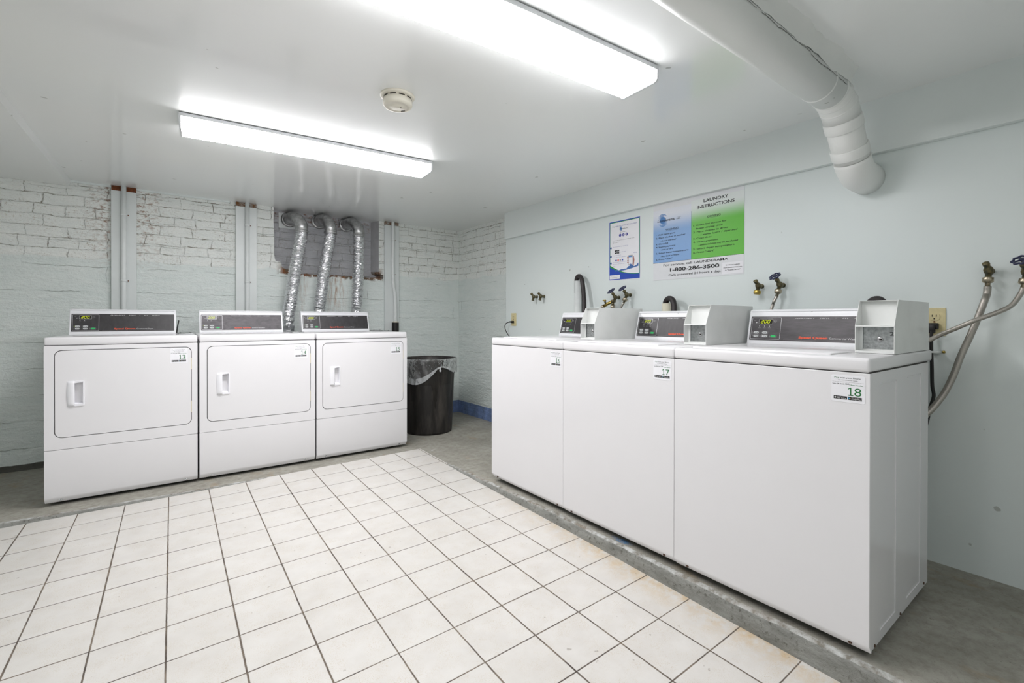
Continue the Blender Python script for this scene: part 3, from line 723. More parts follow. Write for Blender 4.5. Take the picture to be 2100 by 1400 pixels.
def feet(t, W, D, z, xs=.05):
    for x in (xs, W-xs):
        for y in (.09, D-.06):
            m = MB(); m.cyl((x, y, 0), (x, y, .012), .020, CORDK, 16); m.cyl((x, y, .012), (x, y, z+.01), .008, DARK, 10); m.build('foot', t)
def screw(m, x, y, z, r=.006, mat=None): m.cyl((x, y, z), (x, y-.003, z), r, mat or ZINC, 12); m.box(x-.004, x+.004, y-.0034, y-.0028, z-.0008, z+.0008, SLOT)

FL = lambda p, q, d: (p, d, q)       # front-facing plane: x, z, depth y
def dryer(x, y, rz, z0, num, label, face, dz=0):
    W, D = .6826, .69; t = thing('clothes_dryer', label, 'dryer', (x, y, z0), rz, 'coin laundry dryers')
    zb, zl, zs, zt = .0157, .3023, .8705, .9150
    m = MB(); m.box(.004, W-.004, .022, D, zb+.004, zs-.001, ENAMEL); m.box(.01, W-.01, .03, D-.01, zb, zb+.01, DARK)
    m.box(.003, W-.003, .010, .024, zs-.006, zs+.006, GAPM); m.box(.003, W-.003, .010, .024, zl-.006, zl+.006, GAPM); m.build('cabinet', t)
    m = MB(); m.rbox(0, W, 0, D, zs+.0015, zt, ENAMEL, .008, 3); m.build('top_panel', t)
    # front frame with the door opening
    dx0, dx1, dz0, dz1 = .043, .649, .3695, .842
    m = MB(); m.plate(rrect(0, W, zl+.0012, zs-.0015, .006, 4), [rrect(dx0-.0035, dx1+.0035, dz0-.0035, dz1+.0035, .033, 8)[::-1]], 0, .022, ENAMEL, FL); m.build('front_frame', t, bevel=.002)
    m = MB(); m.plate(rrect(dx0-.01, dx1+.01, dz0-.01, dz1+.01, .02, 4), [rrect(dx0+.02, dx1-.02, dz0+.02, dz1-.02, .02, 4)[::-1]], .0105, .021, GAPM, FL); m.build('door_gasket', t)
    hx0, hx1, hz0, hz1 = .0905, .1625, .535, .674
    dr = MB(); dr.plate(rrect(dx0, dx1, dz0, dz1, .03, 8), [rrect(hx0+.004, hx1-.004, hz0+.004, hz1-.004, .004, 3)[::-1]], -.002, .012, ENAMEL, FL); do = dr.build('door', t, bevel=.002)
    h = MB()                                   # pocket handle
    ix0, ix1, iz0, iz1 = hx0+.030, hx1-.006, hz0+.010, hz1-.007
    h.plate(rrect(hx0+.028, hx1, hz0, hz1, .007, 4), [[(ix0, iz0+.004), (ix0, iz1-.006), (ix1, iz1), (ix1, iz0)]], -.007, .0, PLASTIC, FL)
    # pocket walls and floor
    fr = [(ix0, iz0+.004), (ix0, iz1-.006), (ix1, iz1), (ix1, iz0)]; bk = [(ix0-.012, iz0+.010), (ix0-.012, iz1-.012), (ix1-.006, iz1-.008), (ix1-.006, iz0+.008)]
    h.raw([FL(p, q, -.007) for p, q in fr]+[FL(p, q, .024) for p, q in bk], [(0, 1, 5, 4), (1, 2, 6, 5), (2, 3, 7, 6), (3, 0, 4, 7), (4, 5, 6, 7)], PLASTIC)
    # bulging grip
    vs = []; nu, nv = 8, 10
    for j in range(nv+1):
        vv_ = j/nv; zz = hz0+(hz1-hz0)*vv_; bul = .006*math.sin(PI*vv_)
        for i in range(nu+1):
            uu = i/nu; xa = hx0-bul*.6+(hx0+.031-(hx0-bul*.6))*uu; vs.append((xa, -.0005-.0125*math.sin(PI*(.08+.55*uu))*(.75+.25*math.sin(PI*vv_)) if 0 < i else -.0, zz))
    h.raw(vs, [(j*(nu+1)+i, j*(nu+1)+i+1, (j+1)*(nu+1)+i+1, (j+1)*(nu+1)+i) for j in range(nv) for i in range(nu)], PLASTIC, True)
    for jj in (0, nv):
        row = vs[jj*(nu+1):(jj+1)*(nu+1)]; h.face(row+[(row[-1][0], 0, row[-1][2])], PLASTIC)
    rim = [vs[j*(nu+1)+nu] for j in range(nv+1)]; h.raw(rim+[(x_, .004, z_) for x_, y_, z_ in rim], [(j, j+1, nv+2+j, nv+1+j) for j in range(nv)], PLASTIC)
    h.build('door_handle', do)
    sticker(do, .546, .632, .7465, .837, -.002, num)
    # hinges seen in the gap
    for zc in (.475, .74):
        hg = MB(); hg.box(dx1-.001, dx1+.0036, .002, .012, zc-.035, zc+.035, ALMOND); hg.build('hinge', t)
    # lower access panel, its foot folded back
    m = MB(); m.prism([(.0, zl-.0012), (.0, zb+.030), (.020, zb), (.022, zb), (.022, zl-.0012)], 0, W, ENAMEL, lambda p, q, d: (d, p, q)); lp = m.build('lower_panel', t, bevel=.003, seg=3)
    for sx in (.065, W-.062):
        m = MB(); m.cyl((sx, .012, zb+.013), (sx, .006, zb+.016), .006, ZINC, 12); m.cyl((sx, .0063, zb+.0158), (sx, .0055, zb+.0162), .003, SLOT, 8); m.build('screw', lp)
    console(t, .026, .583, .583, zt-.002, .628, zt+.166, .675, 'd', face)
    m = MB(); m.rbox(.592, .676, .30, .60, zt-.002, zt+.006, ZINC, .002, 2)
    for k in range(4): m.cyl((.606+.056*(k % 2), .34+.2*(k//2), zt+.006), (.606+.056*(k % 2), .34+.2*(k//2), zt+.008), .005, SLOT, 10)
    m.build('coin_slide_plate', t)
    feet(t, W, D, zb, .09); return t
ad = -.0096; YD = 3.5376; zr = .035
def dy(x): return YD+ad*(x-.5)
dryer(-.4968, dy(-.4968), ad, zr, '13', 'white dryer numbered 13, the one at the end away from the bin', FACE)
dryer(.1952, dy(.1952), ad, zr, '14', 'white dryer numbered 14 standing between two others, greyer console face', FACE2)
dryer(.8880, dy(.888), ad, zr, '15', 'white dryer numbered 15 standing beside the black bin', FACE)
m = MB(); m.tube(crom([(.095, 4.17, .945), (.098, 4.15, .985), (.104, 4.16, 1.02), (.108, 4.18, 1.04)], 6), .004, CORDK, 8)
tag(m.build('cord_end'), 'short black cord sticking up beside the console of the dryer numbered 13', 'cord')

def washer(yl, z0, num, label, k):
    W, D = .6475, .631; XW = 1.6275
    t = thing('washing_machine', label, 'washing machine', (XW+(yl-1.4)*.006, yl, z0), -PI/2, 'coin laundry washers')
    zb, zs, zt = .0242, .8411, .885
    # cabinet: front panel with folded foot, side panels with pressed lines
    m = MB(); m.prism([(0, zs-.001), (0, zb+.026), (.018, zb), (.022, zb), (.022, zs-.001)], 0, W, ENAMEL, lambda p, q, d: (d, p, q)); fp = m.build('front_panel', t, bevel=.007, seg=4)
    for sx in (.055, W-.05):
        m = MB(); m.cyl((sx, .012, zb+.011), (sx, .006, zb+.0140), .0048, RUSTD, 12); m.build('screw', fp)
    m = MB(); m.box(.0015, W-.0015, .0225, D, zb+.004, zs-.001, ENAMEL); m.box(.01, W-.01, .03, D-.01, zb-.008, zb+.006, DARK)
    m.box(.003, W-.003, .006, D-.004, zs-.004, zs+.004, GAPM)
    for sx, sg in ((W-.0015, 1), (.0015, -1)):      # embossed ribs on the sides
        for (y0, y1) in ((.097, .245), (.366, .526)):
            for (a, b, c_, d_2) in ((y1-.003, y1, .062, .806), (y0, y1, .062, .065), (y0, y1, .803, .806)):
                m.prism([(a, c_), (b, c_), (b, d_2), (a, d_2)], 0, .0022, ENAMEL, lambda p, q, d, sx=sx, sg=sg: (sx+sg*d, p, q))
    m.build('cabinet', t)
    if k == 0:
        for yy, zz in ((.05, .035), (.30, .035), (.58, .040)):
            m = MB(); m.cyl((W-.002, yy, zz), (W+.001, yy, zz), .0045, RUSTD, 10); m.build('screw', t)
    m = MB(); m.rbox(-.0006, W+.0006, -.003, D+.045, zs+.0015, zt, ENAMEL, .010, 4); m.build('top_panel', t)
    m = MB(); m.rbox(.04, W-.12, .06, .50, zt-.004, zt+.005, ENAMEL, .004, 2); m.build('lid', t)
    console(t, .012, .569, .545, zt-.002, .585, zt+.158, .655, 'w', FACE if k else FACE3)
    # rubber plug on the console
    m = MB(); m.lathe([(0, 0), (.0075, 0), (.0065, .004), (0, .005)], CORDK, (.275, .5855, zt+.150), (0, -1, .3), 14); m.build('console_plug', t)
    # coin box
    bx0, bx1, by0, by1, bz0, bz1 = W-.110, W-.002, .232, .638, zt+.0008, zt+.176
    c = MB(); ys = .272; zm = zt+.0905
    th = .0025
    for xs0, xs1 in ((bx0, bx0+th), (bx1-th, bx1)):
        c.prism([(by0, bz0), (by0, zm), (ys, bz1), (by1, bz1), (by1, bz0)], xs0, xs1, BOXW, lambda p, q, d: (d, p, q))
    e_ = .0006; xa, xb = bx0+e_, bx1-e_
    c.box(xa, xb, ys+e_, by1-e_, bz1-th, bz1-e_*.5, BOXW); c.box(xa, xb, by1-th, by1-e_, bz0+e_, bz1-th*1.1, BOXW); c.box(xa, xb, by0+e_, by1-.01, bz0+e_, bz0+.004, BOXW)
    # front: rim, sloping recessed panel, shelf
    c.prism([(by0, zm-.003), (by0, zm+.002), (ys+.03, zm+.002), (ys+.03, zm-.003)], xa, xb, BOXW, lambda p, q, d: (d, p, q))
    c.prism([(ys+.012, zm), (ys+.020, bz1), (ys+.024, bz1), (ys+.016, zm)], xa, xb, BOXW, lambda p, q, d: (d, p, q))
    c.box(xa, xb, by0+.0003, by0+.006, bz0+.0002, bz0+.008, BOXW)
    c.box(xa, bx0+.0135, by0+.0305, by0+.0345, bz0+.001, zm-.0035, BOXW); c.box(xa, xb, by0+.03, by0+.036, bz0+.001, bz0+.013, BOXW)
    co_ = c.build('coin_box', t, bevel=.0008, seg=1)
    v = MB(); v.box(bx0+.013, bx1-.003, by0+.036, by0+.05, bz0+.012, zm-.004, ZINC)
    cx, cz = (bx0+bx1)/2+.006, bz0+.046
    v.lathe([(0, 0), (.0085, 0), (.0085, .003), (.0072, .004), (0, .004)], GALV, (cx, by0+.036, cz), (0, -1, 0), 20); v.box(cx-.001, cx+.006, by0+.0312, by0+.0318, cz-.0022, cz+.0022, SLOT)
    if k == 0: put_text(v, '2', bx1-.022, bz0+.058, .013, INKK, FL, by0+.0354, width=.011)
    v.build('coin_vault', co_)
    sticker(t, W-.099, W-.012, .7505, .831, -.0002, num)
    feet(t, W, D, zb, .10); return t
FACE3 = NT('control_face_scuffed'); _n = FACE3.noise(22, 5, .7, vec=FACE3.scale(FACE3.co(), .8, 1, 4)); FACE3.set(Base_Color=FACE3.mix(FACE3.ramp(_n, .3, .75), rgb(56, 53, 56), rgb(84, 80, 84)), Roughness=.42); FACE3 = FACE3.m
RUSTD = plain('rusted_screw', rgb(84, 62, 48), .8, var=.15, nscale=200)
BOXW = plain('coin_box_enamel', rgb(226, 228, 226), .3, var=.03, nscale=12)
washer(2.4130, .055, '16', 'white washing machine numbered 16, furthest along the row by the small outlet', 2)
washer(1.7605, .055, '17', 'white washing machine numbered 17 in the middle of the row', 1)
washer(1.1090, .055, '18', 'white washing machine numbered 18 with its whole side in view', 0)

# ================================================================== BIN
bc = Vector((1.964, 3.93, pz(1.96, 3.93)))
H = .665
t = thing('trash_can', 'black ribbed plastic trash can beside the dryers', 'trash can', bc)
t0 = NT('scuffed_black_plastic'); n1 = t0.noise(5, 5, .65, t0.scale(t0.co(), 3, 3, .5)); t0.set(Base_Color=t0.mix(t0.ramp(n1, .45, .75), rgb(27, 24, 22), rgb(74, 68, 64)), Roughness=.5); BINM = t0.m
def flute(an, h):
    if h > .52 or h < .015: return 1
    return 1-.035*max(0, math.cos(an*7))**6
m = MB(); m.lathe([(0, .004), (.200, .004), (.207, .0), (.210, .02), (.2115, .05), (.222, .30), (.229, .50), (.2295, .52), (.236, .535), (.242, H-.03), (.249, H-.025), (.251, H-.006), (.247, H), (.240, H-.004), (.236, H-.05), (.205, .02), (0, .015)], BINM, seg=112, rf=flute); m.build('body', t)
def film(name, w, tint, white):
    t = NT(name); tr = t.n('ShaderNodeBsdfTransparent'); gl_ = t.n('ShaderNodeBsdfGlossy'); df = t.n('ShaderNodeBsdfDiffuse'); tl = t.n('ShaderNodeBsdfTranslucent')
    gl_.inputs['Roughness'].default_value = .12; df.inputs['Color'].default_value = tint; tl.inputs['Color'].default_value = tint
    a = t.n('ShaderNodeMixShader'); b = t.n('ShaderNodeMixShader'); c = t.n('ShaderNodeMixShader')
    n = t.noise(6, 2, .5, t.scale(t.co(), 1.5, 1.5, .6), .8); f = t.math('ADD', t.math('MULTIPLY', t.ramp(n, .56, .74), white), w)
    t.l(f, a.inputs[0]); t.l(tr.outputs[0], a.inputs[1]); t.l(df.outputs[0], a.inputs[2])
    fr = t.n('ShaderNodeFresnel'); fr.inputs[0].default_value = 1.5
    nb = t.noise(12, 3, .55, t.scale(t.co(), 1.2, 1.2, .7), 1.2); bp = t.n('ShaderNodeBump'); bp.inputs['Strength'].default_value = .9; bp.inputs['Distance'].default_value = .03; t.l(nb, bp.inputs['Height'])
    t.l(bp.outputs[0], gl_.inputs['Normal']); t.l(bp.outputs[0], fr.inputs['Normal'])
    t.l(t.math('MULTIPLY', fr.outputs[0], 1.4, clamp=True), b.inputs[0]); t.l(a.outputs[0], b.inputs[1]); t.l(gl_.outputs[0], b.inputs[2])
    out = t.t.nodes['Material Output']; t.l(b.outputs[0], out.inputs['Surface']); return t.m
FILM = film('clear_bag_film', .03, rgb(225, 228, 230), .30); HEM = film('bag_hem_film', .5, rgb(225, 228, 230), .3)
KN = math.atan2(-.72, -.0)  # direction of the gathered knot, set below
m = MB(); segs = 180; vs = []
kd = Vector((1.964+.0, 3.93, 0)); cam2 = Vector((0, 0, 0)); base_ang = math.atan2(-3.93, -1.964)    # towards the camera
kn = base_ang+.38
prof = [(.225, -.10), (.240, -.03), (.248, .004), (.2535, .004), (.2565, -.006), (.2570, -.03), (.256, -.06), (.254, -.09), (.253, -.115), (.252, -.135), (.2515, -.150)]
for j, (r, h) in enumerate(prof):
    for k in range(segs):
        an = 2*PI*k/segs; da = (an-kn+PI) % (2*PI)-PI; g = math.exp(-(da/.55)**2)
        s_ = max(0, (j-3)/7); drop = h*(1+.18*math.sin(an*2+.6)+.06*math.sin(an*5)) if j > 4 else h
        drop += s_*(.060*g-.045*math.exp(-((da+.95)/.6)**2))
        rr = r+s_*.010*noise.noise(Vector((an*7, j*.4, 1)))+s_*.006*noise.noise(Vector((math.cos(da)*22, math.sin(da)*22, 3)))+s_*.008*math.exp(-(da/.06)**2)
        sw = da*(-.25*s_*g) if j > 4 else 0
        vs.append((rr*math.cos(an+sw), rr*math.sin(an+sw), H+drop))
m.raw(vs, [(j*segs+k, j*segs+(k+1) % segs, (j+1)*segs+(k+1) % segs, (j+1)*segs+k) for j in range(len(prof)-3) for k in range(segs)], FILM, True)
m.raw(vs, [(j*segs+k, j*segs+(k+1) % segs, (j+1)*segs+(k+1) % segs, (j+1)*segs+k) for j in range(len(prof)-3, len(prof)-1) for k in range(segs)], HEM, True)
kz = H-.075; kr = .262
m.lathe([(0, .012), (.006, .010), (.008, 0), (.013, -.02), (.010, -.03), (0, -.032)], HEM, (kr*math.cos(kn), kr*math.sin(kn), kz), seg=12)
bag = m.build('bin_liner', recalc=False); bag.location = bc; tag(bag, 'clear plastic bag lining the black trash can, folded over its rim', 'bag')

# ================================================================== WALL FITTINGS
def valve(y, z, kind, label, out_dir=(-.25, .05, -1), group='wall water valves'):
    t = thing('water_valve', label, 'valve', (XD, y, z), 0, group)
    m = MB(); m.cyl((0, 0, 0), (-.003, 0, 0), .0125, OLDBR, 20); m.cyl((-.003, 0, 0), (-.032, 0, 0), .0095, OLDBR, 14)
    m.lathe([(0, -.016), (.011, -.014), (.0145, -.004), (.0145, .006), (.011, .015), (0, .018)], OLDBR, (-.038, 0, 0), (-.45, .15, 1), 18)
    sd = Vector((-.62, .18, .80)).normalized(); a = Vector((-.042, 0, .004))
    m.lathe([(0, 0), (.011, 0), (.0115, .008), (.0095, .010), (.0095, .020), (.0110, .021), (.0110, .031), (.007, .033), (0, .034)], OLDBR, a, sd, 6 if False else 12)
    od = Vector(out_dir).normalized(); m.lathe([(0, 0), (.0095, 0), (.0095, .022), (.012, .024), (.012, .030), (0, .030)], OLDBR, (-.040, 0, -.004), od, 14)
    m.build('body', t)
    if kind in ('handle', 'handle_y'):
        m = MB(); c = a+sd*.050; m.cyl(a+sd*.03, a+sd*.054, .0035, OLDBR, 8)
        rf = lambda an, h: 1+.10*math.cos(an*8)
        m.lathe([(.0215, -.0035), (.0265, -.003), (.028, 0), (.0265, .003), (.0215, .0035), (.020, 0), (.0215, -.0035)], WHEEL, c, sd, 64, rf=rf)
        ax = sd; r0 = ax.cross(Vector((0, 1, 0))).normalized(); r1 = ax.cross(r0)
        for k in range(4):
            an = k*PI/2+.4; d = r0*math.cos(an)+r1*math.sin(an); m.tube([c+d*.004, c+d*.022], .0032, WHEEL, 8)
        m.cyl(c-sd*.003, c+sd*.004, .0075, WHEEL, 14); m.build('handle', t)
    e = Vector((-.040, 0, -.004))+od*.022
    if kind == 'cap':
        m = MB(); m.lathe([(0, 0), (.0165, 0), (.0175, .003), (.0175, .014), (.015, .018), (0, .0185)], BRASS, e, od, 24); m.build('cap', t)['label'] = 'bright brass cap'
    if kind in ('handle', 'hose'):
        m = MB(); m.lathe([(0, 0), (.0155, 0), (.0165, .002), (.0165, .016), (.0125, .020), (.008, .022), (.008, .036), (0, .036)], NUT, e, od, 20); m.build('hose_nut', t)
    return Vector((XD, y, z))+e+od*.034

def hose(name, pts, r, mat, label, cat, group=None, per=10, seg=12):
    m = MB(); m.tube(crom(pts, per), r, mat, seg); o = m.build(name); return tag(o, label, cat, group)
# two bare stubs by the small outlet
valve(3.065, 1.243, 'bare', 'small handleless brass valve, the one nearer the brick corner')
valve(2.972, 1.243, 'bare', 'small handleless brass valve beside its twin, nearer the tall standpipe')
# pair with blue wheels
p1 = valve(2.175, 1.205, 'handle_y', 'blue-wheeled valve with a brass splitter below it, under the small poster', (-.2, .2, -1))
p2 = valve(2.075, 1.218, 'handle', 'blue-wheeled valve with one steel hose, beside the brass splitter', (-.35, .18, -1))
t = thing('hose_splitter', 'brass hose splitter with a small lever hanging under the blue-wheeled valve', 'hose splitter', p1+Vector((0, 0, .03)))
m = MB(); m.lathe([(0, .012), (.014, .010), (.015, 0), (.013, -.008), (0, -.010)], OLDBR, seg=18); m.tube([(0, 0, 0), (-.012, .030, -.014), (-.022, .062, -.032)], .011, BRASS, 14)
m.tube([(0, 0, 0), (-.006, -.004, -.03)], .010, OLDBR, 14); m.build('body', t)
m = MB(); m.tube([(-.020, .045, -.020), (-.026, .050, .004)], .007, OLDBR, 10); m.rbox(-.034, -.020, .040, .064, .002, .012, BRASS, .003, 2); m.build('lever', t)
m = MB(); m.tube([(-.022, .062, -.032), (-.028, .076, -.041)], .0125, NUT, 14); m.tube([(-.006, -.004, -.028), (-.010, -.010, -.052)], .0145, NUT, 14); m.build('hose_nut', t)
q = p1+Vector((0, 0, .03))
hose('braided_hose', [q+Vector((-.028, .076, -.041)), q+Vector((-.040, .115, -.062)), q+Vector((-.055, .155, -.105)), q+Vector((-.06, .18, -.20)), (2.38, 2.37, .7), (2.30, 2.38, .45)], .0075, STEEL, 'steel hose arching from the brass splitter towards the far washer', 'hose', 'steel supply hoses')
hose('braided_hose', [q+Vector((-.010, -.010, -.050)), q+Vector((-.014, -.022, -.085)), q+Vector((-.016, -.040, -.14)), (2.45, 2.10, .8), (2.36, 2.05, .45)], .0075, STEEL, 'steel hose dropping straight down from the brass splitter', 'hose', 'steel supply hoses')
hose('braided_hose', [p2, p2+Vector((-.006, .018, -.03)), p2+Vector((-.012, .045, -.09)), (2.45, 2.11, .98), (2.42, 2.13, .7), (2.33, 2.1, .45)], .0075, STEEL, 'steel hose curving down from the second blue-wheeled valve', 'hose', 'steel supply hoses')
# middle pair
valve(1.200, 1.228, 'cap', 'handleless valve closed with a bright brass cap, beside the big poster', (-.25, .05, -1))
p3 = valve(1.093, 1.228, 'handle', 'blue-wheeled valve next to the brass-capped one', (-.30, .12, -1))
hose('braided_hose', [p3, p3+Vector((-.005, .012, -.03)), (2.483, 1.118, 1.13), (2.476, 1.130, 1.08), (2.455, 1.14, 1.0), (2.42, 1.14, .8), (2.33, 1.1, .5)], .0075, STEEL, 'steel hose going down behind the washer numbered 18 from its blue-wheeled valve', 'hose', 'steel supply hoses')
# big pair beyond the last washer
p4 = valve(.338, 1.238, 'hose', 'handleless corroded valve feeding a thick steel hose past the wide outlet', (-.12, .03, -1))
hose('braided_hose', [p4, p4+Vector((0, .002, -.03)), (2.47, .346, 1.12), (2.468, .362, 1.06), (2.466, .385, .985), (2.458, .408, .912), (2.45, .428, .835), (2.44, .452, .765), (2.42, .482, .705), (2.40, .510, .66), (2.36, .56, .56), (2.30, .60, .45)], .0115, STEEL, 'thick steel hose curving down behind the side of washer numbered 18', 'hose', 'steel supply hoses')
p5 = valve(.240, 1.225, 'handle', 'valve with a dark blue wheel at the edge of the view', (-.25, .12, -1))
hose('braided_hose', [p5, p5+Vector((-.004, .006, -.020)), (2.462, .272, 1.106), (2.446, .304, 1.081), (2.424, .363, 1.050), (2.418, .416, 1.019), (2.418, .458, .995), (2.41, .494, .970), (2.38, .555, .93), (2.35, .62, .85), (2.30, .65, .6)], .0085, STEEL, 'steel hose crossing the wide outlet and running behind the coin box', 'hose', 'steel supply hoses')

# standpipes and drain hoses
def pipe(x, y, zt, r, mat, label):
    m = MB(); m.lathe([(r*.82, zt-.12), (r*.82, zt), (r, zt), (r, .04)], mat, (x, y, 0), seg=24); tag(m.build('standpipe'), label, 'pipe', 'drain standpipes')
pipe(2.508, 2.548, 1.343, .027, PVCW, 'tall wall-coloured standpipe with a black hose hooked into it')
hose('drain_hose', [(2.50, 2.556, 1.25), (2.50, 2.556, 1.33), (2.497, 2.548, 1.362), (2.492, 2.525, 1.376), (2.486, 2.497, 1.366), (2.482, 2.478, 1.335), (2.478, 2.462, 1.27), (2.465, 2.44, 1.16), (2.44, 2.42, 1.05), (2.36, 2.38, .8), (2.30, 2.36, .5)], .0165, RUBBER, 'black drain hose looping out of the tall standpipe', 'hose', 'black drain hoses')
pipe(2.487, 1.752, 1.152, .027, PVCY, 'short cream standpipe behind the washer numbered 17')
hose('drain_hose', [(2.487, 1.762, 1.06), (2.487, 1.762, 1.14), (2.484, 1.750, 1.170), (2.478, 1.728, 1.180), (2.470, 1.700, 1.170), (2.462, 1.684, 1.140), (2.45, 1.675, 1.08), (2.40, 1.65, .9), (2.32, 1.6, .5)], .0175, RUBBER, 'black drain hose arching out of the short cream standpipe', 'hose', 'black drain hoses')
pipe(2.487, .72, 1.07, .027, PVCY, 'standpipe hidden behind the coin box of washer numbered 18')
hose('drain_hose', [(2.487, .722, 1.0), (2.487, .720, 1.09), (2.484, .706, 1.125), (2.475, .680, 1.138), (2.462, .655, 1.122), (2.452, .640, 1.08), (2.44, .63, .95), (2.36, .62, .5)], .0175, RUBBER, 'black drain hose whose top shows above the coin box of washer 18', 'hose', 'black drain hoses')

# outlets
def outlet(y0, z0, label, loc_used=(1,)):
    W, Hh = .070, .1145; t = thing('wall_outlet', label, 'outlet', (XD, y0, z0), 0, 'wall outlets')
    fn = lambda p, q, d: (-d, p-W/2, q-Hh/2)
    m = MB(); m.prism(rrect(0, W, 0, Hh, .003, 3), 0, .005, ALMOND, fn); m.build('plate', t, bevel=.001, seg=1)
    for zc in (.037, .0775):
        m = MB(); m.prism(rrect(W/2-.017, W/2+.017, zc-.0145, zc+.0145, .010, 5), 0, .0072, ALMOND, fn)
        for dx in (-.0065, .0065): m.prism([(W/2+dx-.0013, zc+.0005), (W/2+dx+.0013, zc+.0005), (W/2+dx+.0013, zc+.009), (W/2+dx-.0013, zc+.009)], .007, .0075, SLOT, fn)
        m.prism([(W/2+.0028*math.cos(k*PI/4), zc-.0075+.0028*math.sin(k*PI/4)) for k in range(8)], .007, .0075, SLOT, fn); m.build('socket', t)
    m = MB(); m.cyl((-.005, 0, 0), (-.0065, 0, 0), .0035, RUST, 10); m.build('screw', t); return t
outlet(3.391, 1.051, 'almond wall outlet near the brick corner with one black plug')
outlet(.501, 1.0435, 'almond wall outlet beside the coin box with a thick black plug')
def plug(y, z, pts, r, label, big):
    t = thing('power_cord', label, 'power cord', (XD, y, z), 0, 'black power cords')
    m = MB()
    if big: m.rbox(-.030, -.0078, -.016, .016, -.013, .013, CORDK, .004, 2); m.rbox(-.038, -.022, -.008, .012, -.030, .008, CORDK, .004, 2)
    else: m.rbox(-.026, -.0078, -.012, .012, -.010, .010, CORDK, .004, 2); m.tube([(-.022, .004, 0), (-.035, .022, 0), (-.040, .032, -.004)], [.008, .006, .004], CORDK, 10)
    m.build('plug', t); m = MB(); m.tube(crom(pts, 10), r, CORDK, 10); m.build('cable', t)
plug(3.391, 1.030, [(-.038, .030, -.003), (-.048, .058, -.016), (-.050, .072, -.045), (-.048, .052, -.09), (-.050, .0, -.135), (-.07, -.10, -.23), (-.12, -.30, -.45), (-.22, -.6, -.6)], .0035, 'thin black plug and cord running down behind the washer numbered 16', False)
plug(.501, 1.026, [(-.034, .003, -.020), (-.036, .003, -.05), (-.036, .003, -.09), (-.036, .001, -.16), (-.038, -.001, -.24), (-.040, -.006, -.285), (-.045, .006, -.34), (-.05, .014, -.40), (-.08, .05, -.60), (-.16, .1, -.75)], .0062, 'thick black plug and cord hanging behind the side of washer numbered 18', True)
m = MB(); m.rbox(XD-.047, XD-.002, .478, .512, .917, .925, PVCW, .002, 2); m.lathe([(0, 0), (.006, 0), (.005, .004), (0, .005)], BRASS, (XD-.001, .472, .921), (-1, 0, 0), 12)
tag(m.build('cable_clip'), 'small white clip holding the thick black cord to the wall', 'cable clip')

# ================================================================== POSTERS
def poster_frame(y0, z0): return lambda p, q, d: (XD-.0004-d, y0-p, z0+q)
# big instruction poster
W, Hh = .5935, .4845
def gradmat(name, c_top, c_bot, z0, z1):
    t = NT(name); z = t.sep(t.co())[2]; t.set(Base_Color=t.mix(t.ramp(z, z0, z1, True), c_bot, c_top), Roughness=.4); return t.m
GB = gradmat('poster_blue', rgb(220, 224, 232), rgb(124, 164, 212), 1.60, 1.725); GG = gradmat('poster_green', rgb(222, 228, 226), rgb(98, 184, 62), 1.62, 1.73)
t = thing('wall_poster', 'large blue and green washing and drying instruction poster', 'poster', (0, 0, 0)); fn = poster_frame(1.8885, 1.3015)
m = MB(); m.prism([(0, 0), (W, 0), (W, Hh), (0, Hh)], 0, .0012, POSTW, fn); m.build('sheet', t)
m = MB(); d = .0016; hx = .272; ps_ = MB()
m.face([fn(0, .1115, d), fn(hx, .1115, d), fn(hx, .445, d), fn(0, .445, d)], GB); m.face([fn(hx, .1115, d), fn(W, .1115, d), fn(W, .46, d), fn(hx, .46, d)], GG)
m.face([fn(0, .110, d), fn(W, .110, d), fn(W, .1115, d), fn(0, .1115, d)], INKK); m.face([fn(hx-.0005, .1115, d+.0001), fn(hx+.0005, .1115, d+.0001), fn(hx+.0005, .40, d+.0001), fn(hx-.0005, .40, d+.0001)], INKB)
m.face([fn(.468, .008, d), fn(W-.006, .008, d), fn(W-.006, .072, d), fn(.468, .072, d)], PAPER); m.build('colour_fields', t, recalc=False)
d = .0021; m = MB(); B = .018
put_text(m, 'LAUNDRY', .428, .437, .018, INKK, fn, d, width=.150, align='c', bold=B)
put_text(m, 'INSTRUCTIONS', .425, .405, .018, INKK, fn, d, width=.230, align='c', bold=B)
put_text(m, 'WASHING', .138, .310, .011, INKK, fn, d, width=.092, align='c', bold=.01); m.face([fn(.092, .306, d), fn(.184, .306, d), fn(.184, .307, d), fn(.092, .307, d)], INKK)
put_text(m, 'DRYING', .418, .344, .011, INKK, fn, d, width=.080, align='c', bold=.01); m.face([fn(.378, .340, d), fn(.458, .340, d), fn(.458, .341, d), fn(.378, .341, d)], INKK)
L1 = [('1. Add detergent', 0, .285, .142), ('2. Place clothes in washer', 0, .265, .213), ('- do not overload', .030, .245, .118), ('3. Close lid', 0, .226, .090), ('4. Insert payment', 0, .207, .143), ('- coins or card', .030, .189, .098), ('5. Select water temperature', 0, .168, .233), ('- Hot, Cold or Warm', .030, .147, .140), ('6. Press "start"', 0, .128, .122)]
for s_, dx_, z_, w_ in L1: put_text(m, s_, .021+dx_, z_, .0088, INKK, fn, d, width=w_, shear=.25 if dx_ else 0, bold=.012)
L2 = [('1. Clean lint screen for', 0, .305, .208), ('faster drying time', .019, .285, .165), ('2. Place clothes in dryer', 0, .265, .218), ('- 1 washer load = 1 dryer load', .034, .246, .237), ('3. Close door', 0, .227, .118), ('4. Insert payment', 0, .206, .158), ('- additional time may be purchased', .034, .186, .240), ('5. Select dryer temperature', 0, .165, .254), ('6. Press "start"', 0, .144, .135)]
